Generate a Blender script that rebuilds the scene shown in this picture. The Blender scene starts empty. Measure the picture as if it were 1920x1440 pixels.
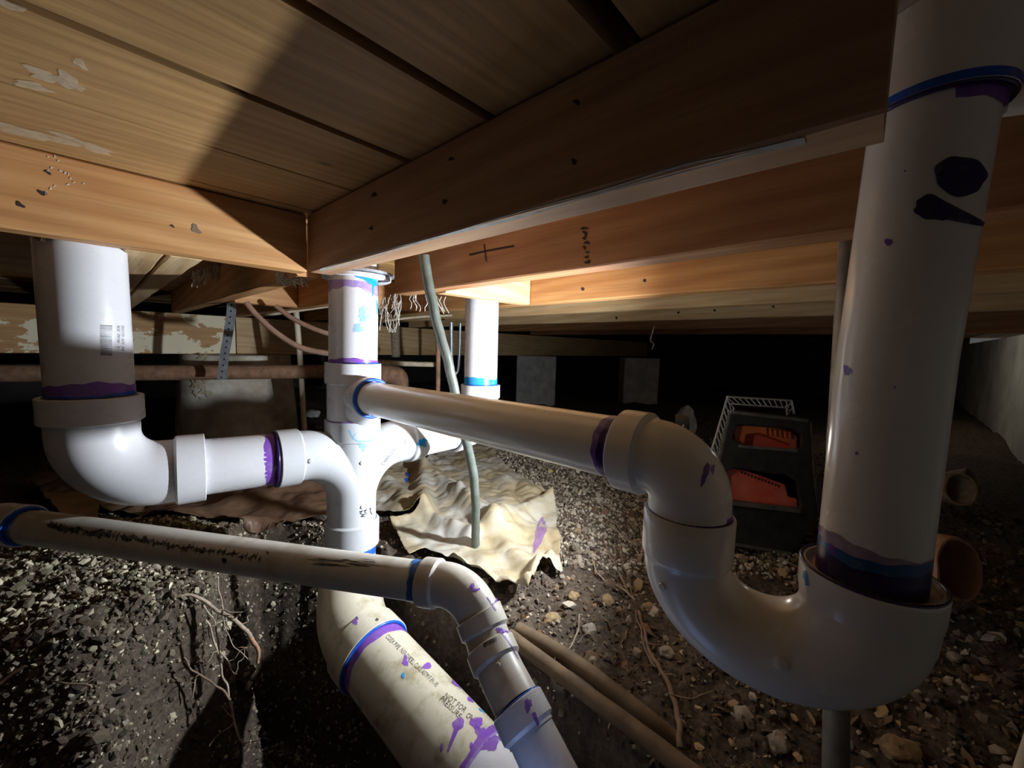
import bpy, bmesh, math, random
import numpy as np
from mathutils import Vector, Matrix, noise
from mathutils.bvhtree import BVHTree
random.seed(7); rng = np.random.default_rng(7)
S = bpy.context.scene
COL = S.collection

# ------------------------------------------------------------------ camera
# world: X along the floor boards, Y along the joists, z up, soil at z = 0, units metres
FPX = 745.0
rho, pit, az = math.radians(1.5), math.atan(68.4 / 745), math.radians(43.4)
EYE = Vector((0, 0, .5))
F0 = Vector((math.cos(az), math.sin(az), 0)); R0 = Vector((math.sin(az), -math.cos(az), 0))
FW = F0 * math.cos(pit) - Vector((0, 0, 1)) * math.sin(pit); U0 = R0.cross(FW)
CR = R0 * math.cos(rho) + U0 * math.sin(rho); CU = -R0 * math.sin(rho) + U0 * math.cos(rho)
cd = bpy.data.cameras.new('camera'); cam = bpy.data.objects.new('camera', cd); COL.objects.link(cam)
cd.sensor_width = 36; cd.lens = FPX / 1920 * 36; cd.clip_start = .01; cd.clip_end = 50
cam.matrix_world = Matrix(((CR.x, CU.x, -FW.x, EYE.x), (CR.y, CU.y, -FW.y, EYE.y), (CR.z, CU.z, -FW.z, EYE.z), (0, 0, 0, 1)))
S.camera = cam
# ------------------------------------------------------------------ world, lights, exposure
w = bpy.data.worlds.new('world'); S.world = w; w.use_nodes = True
w.node_tree.nodes['Background'].inputs[0].default_value = (.98, .97, .95, 1)
w.node_tree.nodes['Background'].inputs[1].default_value = .060
S.view_settings.view_transform = 'Standard'; S.view_settings.look = 'None'
S.view_settings.gamma = 1; S.view_settings.use_curve_mapping = False
S.view_settings.exposure = 0.40
LAMP = Vector((.695, .275, .372))
def light(name, typ, loc, energy, color, **k):
    d = bpy.data.lights.new(name, typ); d.energy = energy; d.color = color
    for a, b in k.items(): setattr(d, a, b)
    o = bpy.data.objects.new(name, d); COL.objects.link(o); o.location = loc
    return o
sp = light('work_light_beam', 'SPOT', LAMP, 38, (.86, .93, 1.0), spot_size=math.radians(172), spot_blend=1.0, shadow_soft_size=.012)
sp.rotation_euler = Vector((-.36, .93, .03)).to_track_quat('-Z', 'Y').to_euler()
light('work_light_spill', 'POINT', LAMP, .42, (1.0, .93, .84), shadow_soft_size=.012)
pg = light('low_blue_glow', 'AREA', EYE + (FW + CR * (70 / FPX) - CU * (960 / FPX)) * .30, .040, (.35, .52, 1.0), shape='RECTANGLE', size=.08, size_y=.15)  # cool light added below the frame, its source unseen
pg.rotation_euler = Vector((.75, .55, .42)).to_track_quat('-Z', 'Y').to_euler()

light('wall_fill', 'POINT', EYE + (FW + CR * ((1690 - 960) / FPX) - CU * ((640 - 720) / FPX)) * 2.0, .85, (1.0, .95, .84), shadow_soft_size=.03)  # fill light added behind the riser to brighten the right wall; no bulb there

# ------------------------------------------------------------------ helpers
def ray(x, y): return FW + CR * ((x - 960) / FPX) - CU * ((y - 720) / FPX)
def P(x, y, Z): return EYE + ray(x, y) * Z
def on(x, y, ax, v):
    d = ray(x, y); return EYE + d * ((v - EYE[ax]) / d[ax])
def rf(R, F): return (R * R0 + F * F0)
def tag(o, label=None, cat=None, group=None, kind=None):
    if label: o['label'] = label
    if cat: o['category'] = cat
    if group: o['group'] = group
    if kind: o['kind'] = kind
    return o
def mesh_obj(name, V, Fc, mat, parent=None, smooth=True, angle=None):
    m = bpy.data.meshes.new(name); m.from_pydata([tuple(v) for v in V], [], Fc); m.update()
    if mat: m.materials.append(mat)
    if smooth:
        m.polygons.foreach_set('use_smooth', [True] * len(m.polygons))
        if angle: m.set_sharp_from_angle(angle=math.radians(angle))
    o = bpy.data.objects.new(name, m); COL.objects.link(o)
    if parent:
        o.parent = parent; o.matrix_parent_inverse = parent.matrix_world.inverted() if parent.type != 'EMPTY' else Matrix.Translation(-parent.location)
    return o
def empty(name, loc):
    o = bpy.data.objects.new(name, None); o.location = loc; o.empty_display_size = .02; COL.objects.link(o); return o
class MB:
    def __init__(s): s.V = []; s.F = []
    def add(s, V, F):
        b = len(s.V); s.V += [Vector(v) for v in V]; s.F += [tuple(i + b for i in f) for f in F]; return s
    def box(s, lo, hi, bev=0):
        (a, b, c), (d, e, f) = lo, hi
        V = [(a, b, c), (d, b, c), (d, e, c), (a, e, c), (a, b, f), (d, b, f), (d, e, f), (a, e, f)]
        return s.add(V, [(3, 2, 1, 0), (4, 5, 6, 7), (0, 1, 5, 4), (1, 2, 6, 5), (2, 3, 7, 6), (3, 0, 4, 7)])
    def sweep(s, pts, rad, seg=36, caps=True, jitter=0):
        pts = [Vector(p) for p in pts]; n = len(pts)
        if not hasattr(rad, '__len__'): rad = [rad] * n
        T = []
        for i in range(n):
            a = pts[max(i - 1, 0)]; b = pts[min(i + 1, n - 1)]; t = b - a
            k = 1
            while t.length < 1e-7 and k < n:
                k += 1; t = pts[min(i + k, n - 1)] - pts[max(i - k, 0)]
            T.append(t.normalized())
        up = Vector((0, 0, 1)) if abs(T[0].z) < .9 else Vector((1, 0, 0))
        N = (up - T[0] * up.dot(T[0])).normalized(); b0 = len(s.V)
        for i in range(n):
            N = (N - T[i] * N.dot(T[i])).normalized(); B = T[i].cross(N)
            for j in range(seg):
                a = 2 * math.pi * j / seg; r = rad[i] * (1 + (random.uniform(-jitter, jitter) if jitter else 0))
                s.V.append(pts[i] + (N * math.cos(a) + B * math.sin(a)) * r)
        for i in range(n - 1):
            for j in range(seg):
                k = (j + 1) % seg
                s.F.append((b0 + i * seg + j, b0 + i * seg + k, b0 + (i + 1) * seg + k, b0 + (i + 1) * seg + j))
        if caps:
            s.F.append(tuple(b0 + j for j in reversed(range(seg)))); s.F.append(tuple(b0 + (n - 1) * seg + j for j in range(seg)))
        return s
    def build(s, name, mat, parent=None, smooth=True, angle=35): return mesh_obj(name, s.V, s.F, mat, parent, smooth, angle)
def fillet(pts, radii, n=14):
    """polyline with rounded corners; radii per inner corner (tangent length)"""
    pts = [Vector(p) for p in pts]; out = [pts[0]]
    for i in range(1, len(pts) - 1):
        a, c, b = pts[i - 1], pts[i], pts[i + 1]; L = radii[i - 1]
        p0 = c + (a - c).normalized() * L; p1 = c + (b - c).normalized() * L
        u, v = (a - c).normalized(), (b - c).normalized()
        half = u.angle(v) / 2; R = L * math.tan(half); ctr = c + (u + v).normalized() * (L / math.cos(half))
        s0, s1 = p0 - ctr, p1 - ctr; ang = s0.angle(s1)
        for k in range(n + 1):
            t = k / n; out.append(ctr + (s0 * math.sin((1 - t) * ang) + s1 * math.sin(t * ang)) / math.sin(ang))
    out.append(pts[-1]); return out
def alen(p):
    s = [0]
    for a, b in zip(p, p[1:]): s.append(s[-1] + (b - a).length)
    return s
def at_len(p, s, q):
    q = max(0, min(s[-1], q))
    for i in range(len(p) - 1):
        if q <= s[i + 1]: return p[i].lerp(p[i + 1], (q - s[i]) / max(1e-9, s[i + 1] - s[i]))
    return p[-1]
def fitting(mb, path, body, hub, hub0, hub1, rin, chamf=.002, depth=.0):
    """tube of radius body with thicker sockets of length hub0/hub1 at its ends"""
    s = alen(path); L = s[-1]; S_, R_ = [], []
    def put(q, r): S_.append(q); R_.append(r)
    if hub0:
        put(.010, rin); put(0, rin); put(0, hub - chamf * .5); put(chamf * .5, hub); put(hub0 - chamf, hub); put(hub0, hub - chamf); put(hub0 + .0015, body)
    else: put(0, body)
    lo, hi = (hub0 + .002 if hub0 else 0), (L - hub1 - .002 if hub1 else L)
    for q in s:
        if lo < q < hi: put(q, body)
    if hub1:
        put(L - hub1 - .0015, body); put(L - hub1, hub - chamf); put(L - hub1 + chamf, hub); put(L - chamf * .5, hub); put(L, hub - chamf * .5); put(L, rin); put(L - .010, rin)
    else: put(L, body)
    # evaluate frames on the true path so that duplicates are safe
    pts = [at_len(path, s, q) for q in S_]
    tang = []
    for q in S_:
        a = at_len(path, s, q - .0015); b = at_len(path, s, q + .0015); tang.append((b - a).normalized())
    seg = 44; b0 = len(mb.V); up = Vector((0, 0, 1)) if abs(tang[0].z) < .9 else Vector((1, 0, 0)); N = up
    for p, t, r in zip(pts, tang, R_):
        N = (N - t * N.dot(t)).normalized(); B = t.cross(N)
        for j in range(seg):
            a = 2 * math.pi * j / seg; mb.V.append(p + (N * math.cos(a) + B * math.sin(a)) * r)
    for i in range(len(pts) - 1):
        for j in range(seg):
            k = (j + 1) % seg; mb.F.append((b0 + i * seg + j, b0 + i * seg + k, b0 + (i + 1) * seg + k, b0 + (i + 1) * seg + j))
    return mb
def straight(a, b, n=2): a, b = Vector(a), Vector(b); return [a.lerp(b, i / (n - 1)) for i in range(n)]

# numpy value noise
_tab = rng.random((256, 256))
def vnoise(x, y):
    xi, yi = np.floor(x).astype(int), np.floor(y).astype(int); fx, fy = x - xi, y - yi
    fx = fx * fx * (3 - 2 * fx); fy = fy * fy * (3 - 2 * fy)
    g = lambda a, b: _tab[a & 255, b & 255]
    return (g(xi, yi) * (1 - fx) + g(xi + 1, yi) * fx) * (1 - fy) + (g(xi, yi + 1) * (1 - fx) + g(xi + 1, yi + 1) * fx) * fy - .5
def fbm(x, y, sc, o=4, gain=.55):
    r = 0; a = 1
    for i in range(o): r = r + a * vnoise(x * sc + 17.3 * i, y * sc + 9.1 * i); sc *= 2.03; a *= gain
    return r

# ------------------------------------------------------------------ materials
def newmat(name):
    m = bpy.data.materials.new(name); m.use_nodes = True; nt = m.node_tree
    return m, nt, nt.nodes['Principled BSDF']
def N_(nt, t, **k):
    n = nt.nodes.new(t)
    for a, b in k.items():
        if a.startswith('i_'):
            n.inputs[a[2:].replace('_', ' ')].default_value = b
        else: setattr(n, a, b)
    return n
def ramp(nt, fac, stops):
    r = nt.nodes.new('ShaderNodeValToRGB'); e = r.color_ramp.elements
    while len(e) < len(stops): e.new(.5)
    for q, (p, c) in zip(e, stops): q.position = p; q.color = (*c, 1) if len(c) == 3 else c
    nt.links.new(fac, r.inputs[0]); return r
def mixc(nt, fac, a, b, mode='MIX'):
    m = nt.nodes.new('ShaderNodeMix'); m.data_type = 'RGBA'; m.blend_type = mode
    for sock, v in ((m.inputs[0], fac), (m.inputs[6], a), (m.inputs[7], b)):
        if hasattr(v, 'is_linked'): nt.links.new(v, sock)
        elif isinstance(v, (int, float)): sock.default_value = v
        else: sock.default_value = (*v, 1)
    return m.outputs[2]
def noise_n(nt, vec, scale, detail=4, rough=.55, dist=0):
    n = nt.nodes.new('ShaderNodeTexNoise'); n.inputs['Scale'].default_value = scale; n.inputs['Detail'].default_value = detail
    n.inputs['Roughness'].default_value = rough; n.inputs['Distortion'].default_value = dist
    nt.links.new(vec, n.inputs['Vector']); return n.outputs[0]
def mapping(nt, vec, sc=(1, 1, 1), loc=(0, 0, 0)):
    m = nt.nodes.new('ShaderNodeMapping'); m.inputs['Scale'].default_value = sc; m.inputs['Location'].default_value = loc
    nt.links.new(vec, m.inputs['Vector']); return m.outputs[0]
def bump(nt, bs, h, strength=.3, dist=.002):
    b = nt.nodes.new('ShaderNodeBump'); b.inputs['Strength'].default_value = strength; b.inputs['Distance'].default_value = dist
    nt.links.new(h, b.inputs['Height']); nt.links.new(b.outputs[0], bs.inputs['Normal'])

def pvc(name, base=(.78, .78, .80), rough=.28, grime=.0, gcol=(.30, .24, .15), spots=False, warm=None):
    m, nt, bs = newmat(name); tc = N_(nt, 'ShaderNodeTexCoord'); v = tc.outputs['Object']
    c = mixc(nt, ramp(nt, noise_n(nt, v, 9, 3), [(.35, (0, 0, 0)), (.7, (1, 1, 1))]).outputs[0], base, warm or tuple(x * .93 for x in base))
    if grime:
        g = ramp(nt, noise_n(nt, v, 26, 6, .65), [(.50, (0, 0, 0)), (.66, (grime,) * 3)])
        c = mixc(nt, g.outputs[0], c, gcol)
    if spots:
        vo = N_(nt, 'ShaderNodeTexVoronoi', i_Scale=260.0); nt.links.new(v, vo.inputs['Vector'])
        d = ramp(nt, vo.outputs['Distance'], [(.0, (1, 1, 1)), (.16, (0, 0, 0))])
        k = ramp(nt, noise_n(nt, v, 22, 3), [(.52, (0, 0, 0)), (.62, (.55, .55, .55))])
        mm = N_(nt, 'ShaderNodeMath', operation='MULTIPLY'); nt.links.new(d.outputs[0], mm.inputs[0]); nt.links.new(k.outputs[0], mm.inputs[1])
        c = mixc(nt, mm.outputs[0], c, (.25, .23, .22))
    nt.links.new(c, bs.inputs['Base Color'])
    r = ramp(nt, noise_n(nt, v, 40, 3), [(.3, (rough * .8,) * 3), (.8, (rough * 1.4,) * 3)]); nt.links.new(r.outputs[0], bs.inputs['Roughness'])
    bump(nt, bs, noise_n(nt, v, 60, 2), .05, .001)
    return m
def wood(name, light_c, mid_c, dark_c, rough=.62, ring=1.0, paint=None, white=0.0):
    m, nt, bs = newmat(name); tc = N_(nt, 'ShaderNodeTexCoord'); oi = N_(nt, 'ShaderNodeObjectInfo')
    add = N_(nt, 'ShaderNodeVectorMath', operation='MULTIPLY_ADD'); add.inputs[1].default_value = (1, 1, 1)
    sc = N_(nt, 'ShaderNodeVectorMath', operation='SCALE'); sc.inputs['Scale'].default_value = 37.0
    cmb = N_(nt, 'ShaderNodeCombineXYZ')
    for i in range(3): nt.links.new(oi.outputs['Random'], cmb.inputs[i])
    nt.links.new(cmb.outputs[0], sc.inputs[0]); nt.links.new(tc.outputs['Object'], add.inputs[0]); nt.links.new(sc.outputs[0], add.inputs[2])
    v = add.outputs[0]
    vv = mapping(nt, v, (1.1, 14, 14))
    wv = N_(nt, 'ShaderNodeTexWave', wave_type='BANDS', bands_direction='DIAGONAL', i_Scale=1.5 * ring, i_Distortion=4.5, i_Detail=3.0, i_Detail_Scale=1.2)
    nt.links.new(vv, wv.inputs['Vector'])
    fine = noise_n(nt, mapping(nt, v, (8, 220, 220)), 1.0, 4, .6)
    big = noise_n(nt, mapping(nt, v, (1.6, 6, 6)), 1.6, 3)
    c = mixc(nt, wv.outputs[0], light_c, mid_c)
    c = mixc(nt, ramp(nt, big, [(.38, (0, 0, 0)), (.68, (.75, .75, .75))]).outputs[0], c, dark_c)
    c = mixc(nt, ramp(nt, fine, [(.45, (0, 0, 0)), (.75, (.35, .35, .35))]).outputs[0], c, tuple(x * .45 for x in dark_c))
    # knots
    vo = N_(nt, 'ShaderNodeTexVoronoi', i_Scale=5.0); nt.links.new(mapping(nt, v, (1.0, 1.6, 1.6)), vo.inputs['Vector'])
    c = mixc(nt, ramp(nt, vo.outputs['Distance'], [(.0, (.9, .9, .9)), (.045, (.7, .7, .7)), (.075, (0, 0, 0))]).outputs[0], c, tuple(x * .30 for x in dark_c))
    if paint:
        pn = noise_n(nt, mapping(nt, v, (5, 9, 9)), 1.0, 6, .6)
        c = mixc(nt, ramp(nt, pn, [(.495, (0, 0, 0)), (.505, (1, 1, 1))]).outputs[0], c, paint)
    if white:
        wn = noise_n(nt, mapping(nt, v, (3, 40, 40)), 1.0, 5, .6)
        c = mixc(nt, ramp(nt, wn, [(.50, (0, 0, 0)), (.62, (white,) * 3)]).outputs[0], c, (.62, .60, .56))
    nt.links.new(c, bs.inputs['Base Color']); bs.inputs['Roughness'].default_value = rough
    mx = N_(nt, 'ShaderNodeMath', operation='ADD'); nt.links.new(wv.outputs[0], mx.inputs[0]); nt.links.new(fine, mx.inputs[1])
    bump(nt, bs, mx.outputs[0], .25, .0012)
    return m
def plain(name, col, rough=.6, metal=0, var=.25, scale=30, bmp=.2, emit=None, dark=None):
    m, nt, bs = newmat(name); tc = N_(nt, 'ShaderNodeTexCoord')
    n = noise_n(nt, tc.outputs['Object'], scale, 5, .6)
    c = mixc(nt, ramp(nt, n, [(.35, (0, 0, 0)), (.7, (1, 1, 1))]).outputs[0], col, dark or tuple(x * (1 - var) for x in col))
    nt.links.new(c, bs.inputs['Base Color']); bs.inputs['Roughness'].default_value = rough; bs.inputs['Metallic'].default_value = metal
    if bmp: bump(nt, bs, n, bmp, .003)
    return m
def trans(name, col, alpha):
    """thin primer stain: colour over the pipe"""
    m, nt, bs = newmat(name); tc = N_(nt, 'ShaderNodeTexCoord')
    bs.inputs['Base Color'].default_value = (*col, 1); bs.inputs['Roughness'].default_value = .3
    r = ramp(nt, noise_n(nt, tc.outputs['Object'], 120, 4), [(.3, (alpha * .7,) * 3), (.6, (min(1, alpha * 1.15),) * 3)])
    nt.links.new(r.outputs[0], bs.inputs['Alpha']); return m

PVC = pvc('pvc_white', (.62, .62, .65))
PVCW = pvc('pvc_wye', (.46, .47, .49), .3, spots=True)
PVCT = pvc('pvc_trap', (.84, .81, .74), .22)
PVCO = pvc('pvc_old', (.58, .54, .47), .34, grime=.45, gcol=(.30, .24, .14))
PVCL = pvc('pvc_lower', (.54, .49, .38), .30, grime=.65, gcol=(.24, .20, .10))
BLUE = trans('primer_blue', (.01, .10, .55), .95); CYAN = trans('cement_blue', (.01, .28, .68), .9)
PURP = trans('primer_purple', (.20, .06, .46), .75); DPUR = trans('primer_dark_purple', (.03, .012, .10), .97)
PURPL = trans('primer_pale_purple', (.30, .14, .60), .5); CYANL = trans('cement_pale_blue', (.12, .50, .85), .4)
PURPT = trans('primer_trace_purple', (.22, .08, .34), .45); CYANB = trans('cement_deep_blue', (.012, .11, .34), .9)
INK = trans('ink', (.02, .02, .03), .8); INKL = trans('faded_ink', (.05, .05, .06), .5); SMUT = trans('smut', (.03, .03, .02), .62)
ORW = wood('joist_wood', (.60, .33, .13), (.47, .23, .08), (.36, .15, .045))
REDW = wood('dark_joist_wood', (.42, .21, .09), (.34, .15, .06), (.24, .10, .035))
PALEW = wood('pale_wood', (.68, .50, .28), (.60, .40, .20), (.46, .28, .12))
MAINW = wood('main_joist_wood', (.44, .27, .15), (.38, .21, .11), (.28, .15, .08))
DECKW = wood('deck_board_wood', (.52, .31, .12), (.43, .24, .09), (.28, .15, .055), ring=1.6)
GIRW = wood('girder_wood', (.62, .38, .16), (.52, .29, .11), (.42, .21, .08), paint=(.84, .76, .54))
CONC = plain('concrete', (.60, .60, .58), .85, var=.45, scale=14, bmp=.5)
CONCD = plain('dark_concrete', (.80, .76, .66), .85, var=.5, scale=7, bmp=.6, dark=(.34, .26, .18))
WALLC = plain('wall_concrete', (.55, .56, .50), .9, var=.4, scale=6, bmp=.5)
RUST = plain('rusty_iron', (.36, .20, .12), .8, .1, .5, 40, .4)
GALV = plain('galvanised', (.50, .54, .58), .42, .7, .3, 60, .1)
COPPER = plain('dull_copper', (.52, .33, .24), .5, .35, .35, 20, .1)
CABLE = plain('grey_cable', (.105, .11, .10), .42, 0, .6, 45, .15, dark=(.055, .075, .055))
CONDUIT = plain('dark_conduit', (.20, .19, .17), .5, .3, .4, 30, .1)
BLACKP = plain('black_plastic', (.012, .013, .012), .55, 0, .4, 40, .15, dark=(.035, .035, .03))
DUSTY = plain('dusty_black_plastic', (.13, .13, .12), .75, 0, .6, 50, .2)
REDP = plain('red_plastic', (.85, .10, .05), .42, 0, .35, 18, .05, dark=(.88, .26, .16))
ORP = plain('orange_plastic', (.85, .22, .07), .45, 0, .3, 20, .05)
SILV = plain('silver_lattice', (.62, .63, .63), .4, .4, .2, 40, 0)
ROOT = plain('root_bark', (.22, .14, .09), .85, 0, .5, 70, .4)
ROOTP = plain('pale_root', (.42, .33, .24), .85, 0, .5, 70, .4)
FIB = plain('pale_fibre', (.60, .55, .47), .9, 0, .3, 60, 0)
ROCK = plain('rock', (.34, .29, .23), .9, 0, .5, 40, .6)
ROCKY = plain('yellow_rock', (.33, .24, .12), .9, 0, .6, 60, .6, dark=(.16, .10, .05))
OLDP = plain('earth_stained_pipe', (.17, .11, .055), .75, 0, .5, 25, .3, dark=(.07, .045, .025))
CLAY = plain('clay', (.40, .22, .13), .85, 0, .45, 30, .3)
CLAYP = plain('pale_clay', (.50, .42, .30), .85, 0, .45, 60, .3)
LATH = plain('lath', (.68, .58, .42), .8, 0, .3, 20, .2)
TEAR = plain('felt', (.015, .013, .012), .95, 0, .3, 20, .1)
YEL = plain('yellow_bit', (.75, .50, .05), .6, 0, .2, 80, .2)
def soilmat(name, a, b, c_):
    m, nt, bs = newmat(name); tc = N_(nt, 'ShaderNodeTexCoord'); v = tc.outputs['Object']
    c = mixc(nt, ramp(nt, noise_n(nt, v, 6, 4), [(.35, (0, 0, 0)), (.65, (1, 1, 1))]).outputs[0], a, b)
    c = mixc(nt, ramp(nt, noise_n(nt, v, 90, 5, .7), [(.45, (0, 0, 0)), (.62, (.8, .8, .8))]).outputs[0], c, c_)
    nt.links.new(c, bs.inputs['Base Color']); bs.inputs['Roughness'].default_value = .95
    bump(nt, bs, noise_n(nt, v, 130, 6, .7), .8, .006); return m
SOIL = soilmat('soil', (.075, .052, .034), (.042, .029, .020), (.14, .105, .072))
def clodmat(name, cols):
    m, nt, bs = newmat(name); g = N_(nt, 'ShaderNodeNewGeometry')
    r = ramp(nt, g.outputs['Random Per Island'], cols); r.color_ramp.interpolation = 'LINEAR'
    nt.links.new(r.outputs[0], bs.inputs['Base Color']); bs.inputs['Roughness'].default_value = .9
    tc = N_(nt, 'ShaderNodeTexCoord'); bump(nt, bs, noise_n(nt, tc.outputs['Object'], 300, 3), .5, .002); return m
DCLOD = clodmat('shade_dark_clods', [(0, (.03, .022, .014)), (.6, (.08, .058, .036)), (.92, (.14, .11, .08)), (1, (.34, .29, .22))])  # near-black clods: the shade of the trench side put into their colour
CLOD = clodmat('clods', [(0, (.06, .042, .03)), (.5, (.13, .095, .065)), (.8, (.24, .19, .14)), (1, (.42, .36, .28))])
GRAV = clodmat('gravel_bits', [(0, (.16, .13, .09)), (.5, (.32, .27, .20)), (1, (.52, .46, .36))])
BANK = clodmat('bank_bits', [(0, (.07, .06, .04)), (.5, (.22, .19, .12)), (.85, (.46, .41, .28)), (1, (.66, .60, .44))])
LEAF = clodmat('litter', [(0, (.07, .04, .025)), (.6, (.17, .10, .055)), (.88, (.30, .20, .10)), (1, (.55, .42, .24))])
def sheetmat(name, a, b, c_):
    m, nt, bs = newmat(name); tc = N_(nt, 'ShaderNodeTexCoord'); v = tc.outputs['Object']
    c = mixc(nt, ramp(nt, noise_n(nt, v, 7, 4), [(.42, (0, 0, 0)), (.62, (1, 1, 1))]).outputs[0], a, b)
    c = mixc(nt, ramp(nt, noise_n(nt, v, 24, 6, .7), [(.52, (0, 0, 0)), (.66, (.7, .7, .7))]).outputs[0], c, c_)
    nt.links.new(c, bs.inputs['Base Color']); bs.inputs['Roughness'].default_value = .45
    bs.inputs['Subsurface Weight'].default_value = 0
    bump(nt, bs, noise_n(nt, v, 18, 5), .4, .006)
    tr = N_(nt, 'ShaderNodeBsdfTranslucent'); nt.links.new(c, tr.inputs[0]); mx = N_(nt, 'ShaderNodeMixShader'); mx.inputs[0].default_value = .25
    out = nt.nodes['Material Output']; nt.links.new(bs.outputs[0], mx.inputs[1]); nt.links.new(tr.outputs[0], mx.inputs[2]); nt.links.new(mx.outputs[0], out.inputs[0])
    return m
SHEET = sheetmat('plastic_sheet', (.45, .37, .23), (.50, .48, .43), (.34, .24, .13))
TARP = sheetmat('brown_tarp', (.17, .095, .06), (.24, .15, .09), (.10, .06, .04))

# ------------------------------------------------------------------ decals: real marks laid on a surface
def bvh(objs):
    V, Fc = [], []
    for o in objs:
        b = len(V); V += [v.co.copy() for v in o.data.vertices]; Fc += [tuple(i + b for i in p.vertices) for p in o.data.polygons]
    return BVHTree.FromPolygons(V, Fc)
def lay(name, tree, V2, Fc, mat, parent, off=.0005):
    """V2: outline points as seen; each is laid on the surface of the part it marks"""
    V = []; ok = []
    for (x, y) in V2:
        h, n, i, d = tree.ray_cast(EYE, ray(x, y).normalized())
        if h is None: V.append(Vector((0, 0, 0))); ok.append(False); continue
        if n.dot(EYE - h) < 0: n = -n
        V.append(h + n * off); ok.append(n.dot((EYE - h).normalized()) > .08)
    F2 = [f for f in Fc if all(ok[i] for i in f) and max((V[f[i]] - V[f[i - 1]]).length for i in range(len(f))) < .05]
    if not F2: return None
    used = sorted({i for f in F2 for i in f}); mp = {a: b for b, a in enumerate(used)}
    o = mesh_obj(name, [V[i] for i in used], [tuple(mp[i] for i in f) for f in F2], mat, None, True)
    if parent: adopt(o, parent)
    return o
def layeach(name, tree, lst, mat, parent):
    for q in lst: lay(name, tree, q[0], q[1], mat, parent)
def root_of(o):
    while o.parent: o = o.parent
    return o
def adopt(o, parent):
    o.parent = parent; o.matrix_parent_inverse = Matrix.Translation(-root_of(parent).location) if root_of(parent) is parent else Matrix.Identity(4)
def blob(cx, cy, rx, ry, ang=0, rough=.18, n=26, rings=4, tail=None):
    ph = [random.uniform(0, 6.28) for _ in range(4)]; V = [(cx, cy)]; Fc = []
    ca, sa = math.cos(ang), math.sin(ang)
    for k in range(1, rings + 1):
        for j in range(n):
            a = 2 * math.pi * j / n
            q = 1 + (k / rings) * rough * (math.sin(2 * a + ph[0]) * .5 + math.sin(3 * a + ph[1]) * .5 + math.sin(7 * a + ph[2]) * .3)
            u, v = rx * q * math.cos(a) * k / rings, ry * q * math.sin(a) * k / rings
            V.append((cx + u * ca - v * sa, cy + u * sa + v * ca))
    for j in range(n): Fc.append((0, 1 + j, 1 + (j + 1) % n))
    for k in range(rings - 1):
        for j in range(n):
            a, b = 1 + k * n + j, 1 + k * n + (j + 1) % n; Fc.append((a, a + n, b + n, b))
    return V, Fc
def join2(parts):
    V, Fc = [], []
    for v, f in parts: b = len(V); V += list(v); Fc += [tuple(i + b for i in q) for q in f]
    return V, Fc
def stroke(pts, wd):
    V, Fc = [], []
    dense = []
    for a, b in zip(pts, pts[1:]):
        n = max(1, int(math.hypot(b[0] - a[0], b[1] - a[1]) / 3))
        for i in range(n): dense.append((a[0] + (b[0] - a[0]) * i / n, a[1] + (b[1] - a[1]) * i / n))
    dense.append(pts[-1])
    for i, p in enumerate(dense):
        a, b = dense[max(0, i - 1)], dense[min(len(dense) - 1, i + 1)]; dx, dy = b[0] - a[0], b[1] - a[1]; L = math.hypot(dx, dy) or 1
        w_ = (wd(i / max(1, len(dense) - 1)) if callable(wd) else wd) / 2
        V += [(p[0] - dy / L * w_, p[1] + dx / L * w_), (p[0] + dy / L * w_, p[1] - dx / L * w_)]
    for i in range(len(dense) - 1): Fc.append((2 * i, 2 * i + 1, 2 * i + 3, 2 * i + 2))
    return V, Fc
def lettering(txt, origin, xdir, ydir, bold=0):
    """glyph outlines as a flat mesh, mapped to origin + u*xdir + v*ydir"""
    c = bpy.data.curves.new('t', 'FONT'); c.body = txt; c.size = 1; c.resolution_u = 2; c.offset = bold
    o = bpy.data.objects.new('t', c); COL.objects.link(o); dg = bpy.context.evaluated_depsgraph_get(); dg.update()
    m = bpy.data.meshes.new_from_object(o.evaluated_get(dg)); bpy.data.objects.remove(o)
    V = [(origin[0] + v.co.x * xdir[0] + v.co.y * ydir[0], origin[1] + v.co.x * xdir[1] + v.co.y * ydir[1]) for v in m.vertices]
    Fc = [tuple(p.vertices) for p in m.polygons]; return V, Fc
def ring(name, parent, a, b, r, mat, seg=44, rag=0.0):
    a, b = Vector(a), Vector(b); t = (b - a).normalized(); up = Vector((0, 0, 1)) if abs(t.z) < .9 else Vector((1, 0, 0))
    N = (up - t * up.dot(t)).normalized(); B = t.cross(N); V = []; L = (b - a).length; ph = [random.uniform(0, 6) for _ in range(3)]
    for k in range(2):
        for j in range(seg):
            an = 2 * math.pi * j / seg; q = L * k
            if k and rag: q *= 1 + rag * (math.sin(an * 2 + ph[0]) + -.2 * math.sin(an * 5 + ph[1]) + .3 * math.sin(an * 11 + ph[2]))
            V.append(a + t * q + (N * math.cos(an) + B * math.sin(an)) * r)
    Fc = [(j, (j + 1) % seg, seg + (j + 1) % seg, seg + j) for j in range(seg)]
    o = mesh_obj(name, V, Fc, mat, None, True); adopt(o, parent); return o
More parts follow.
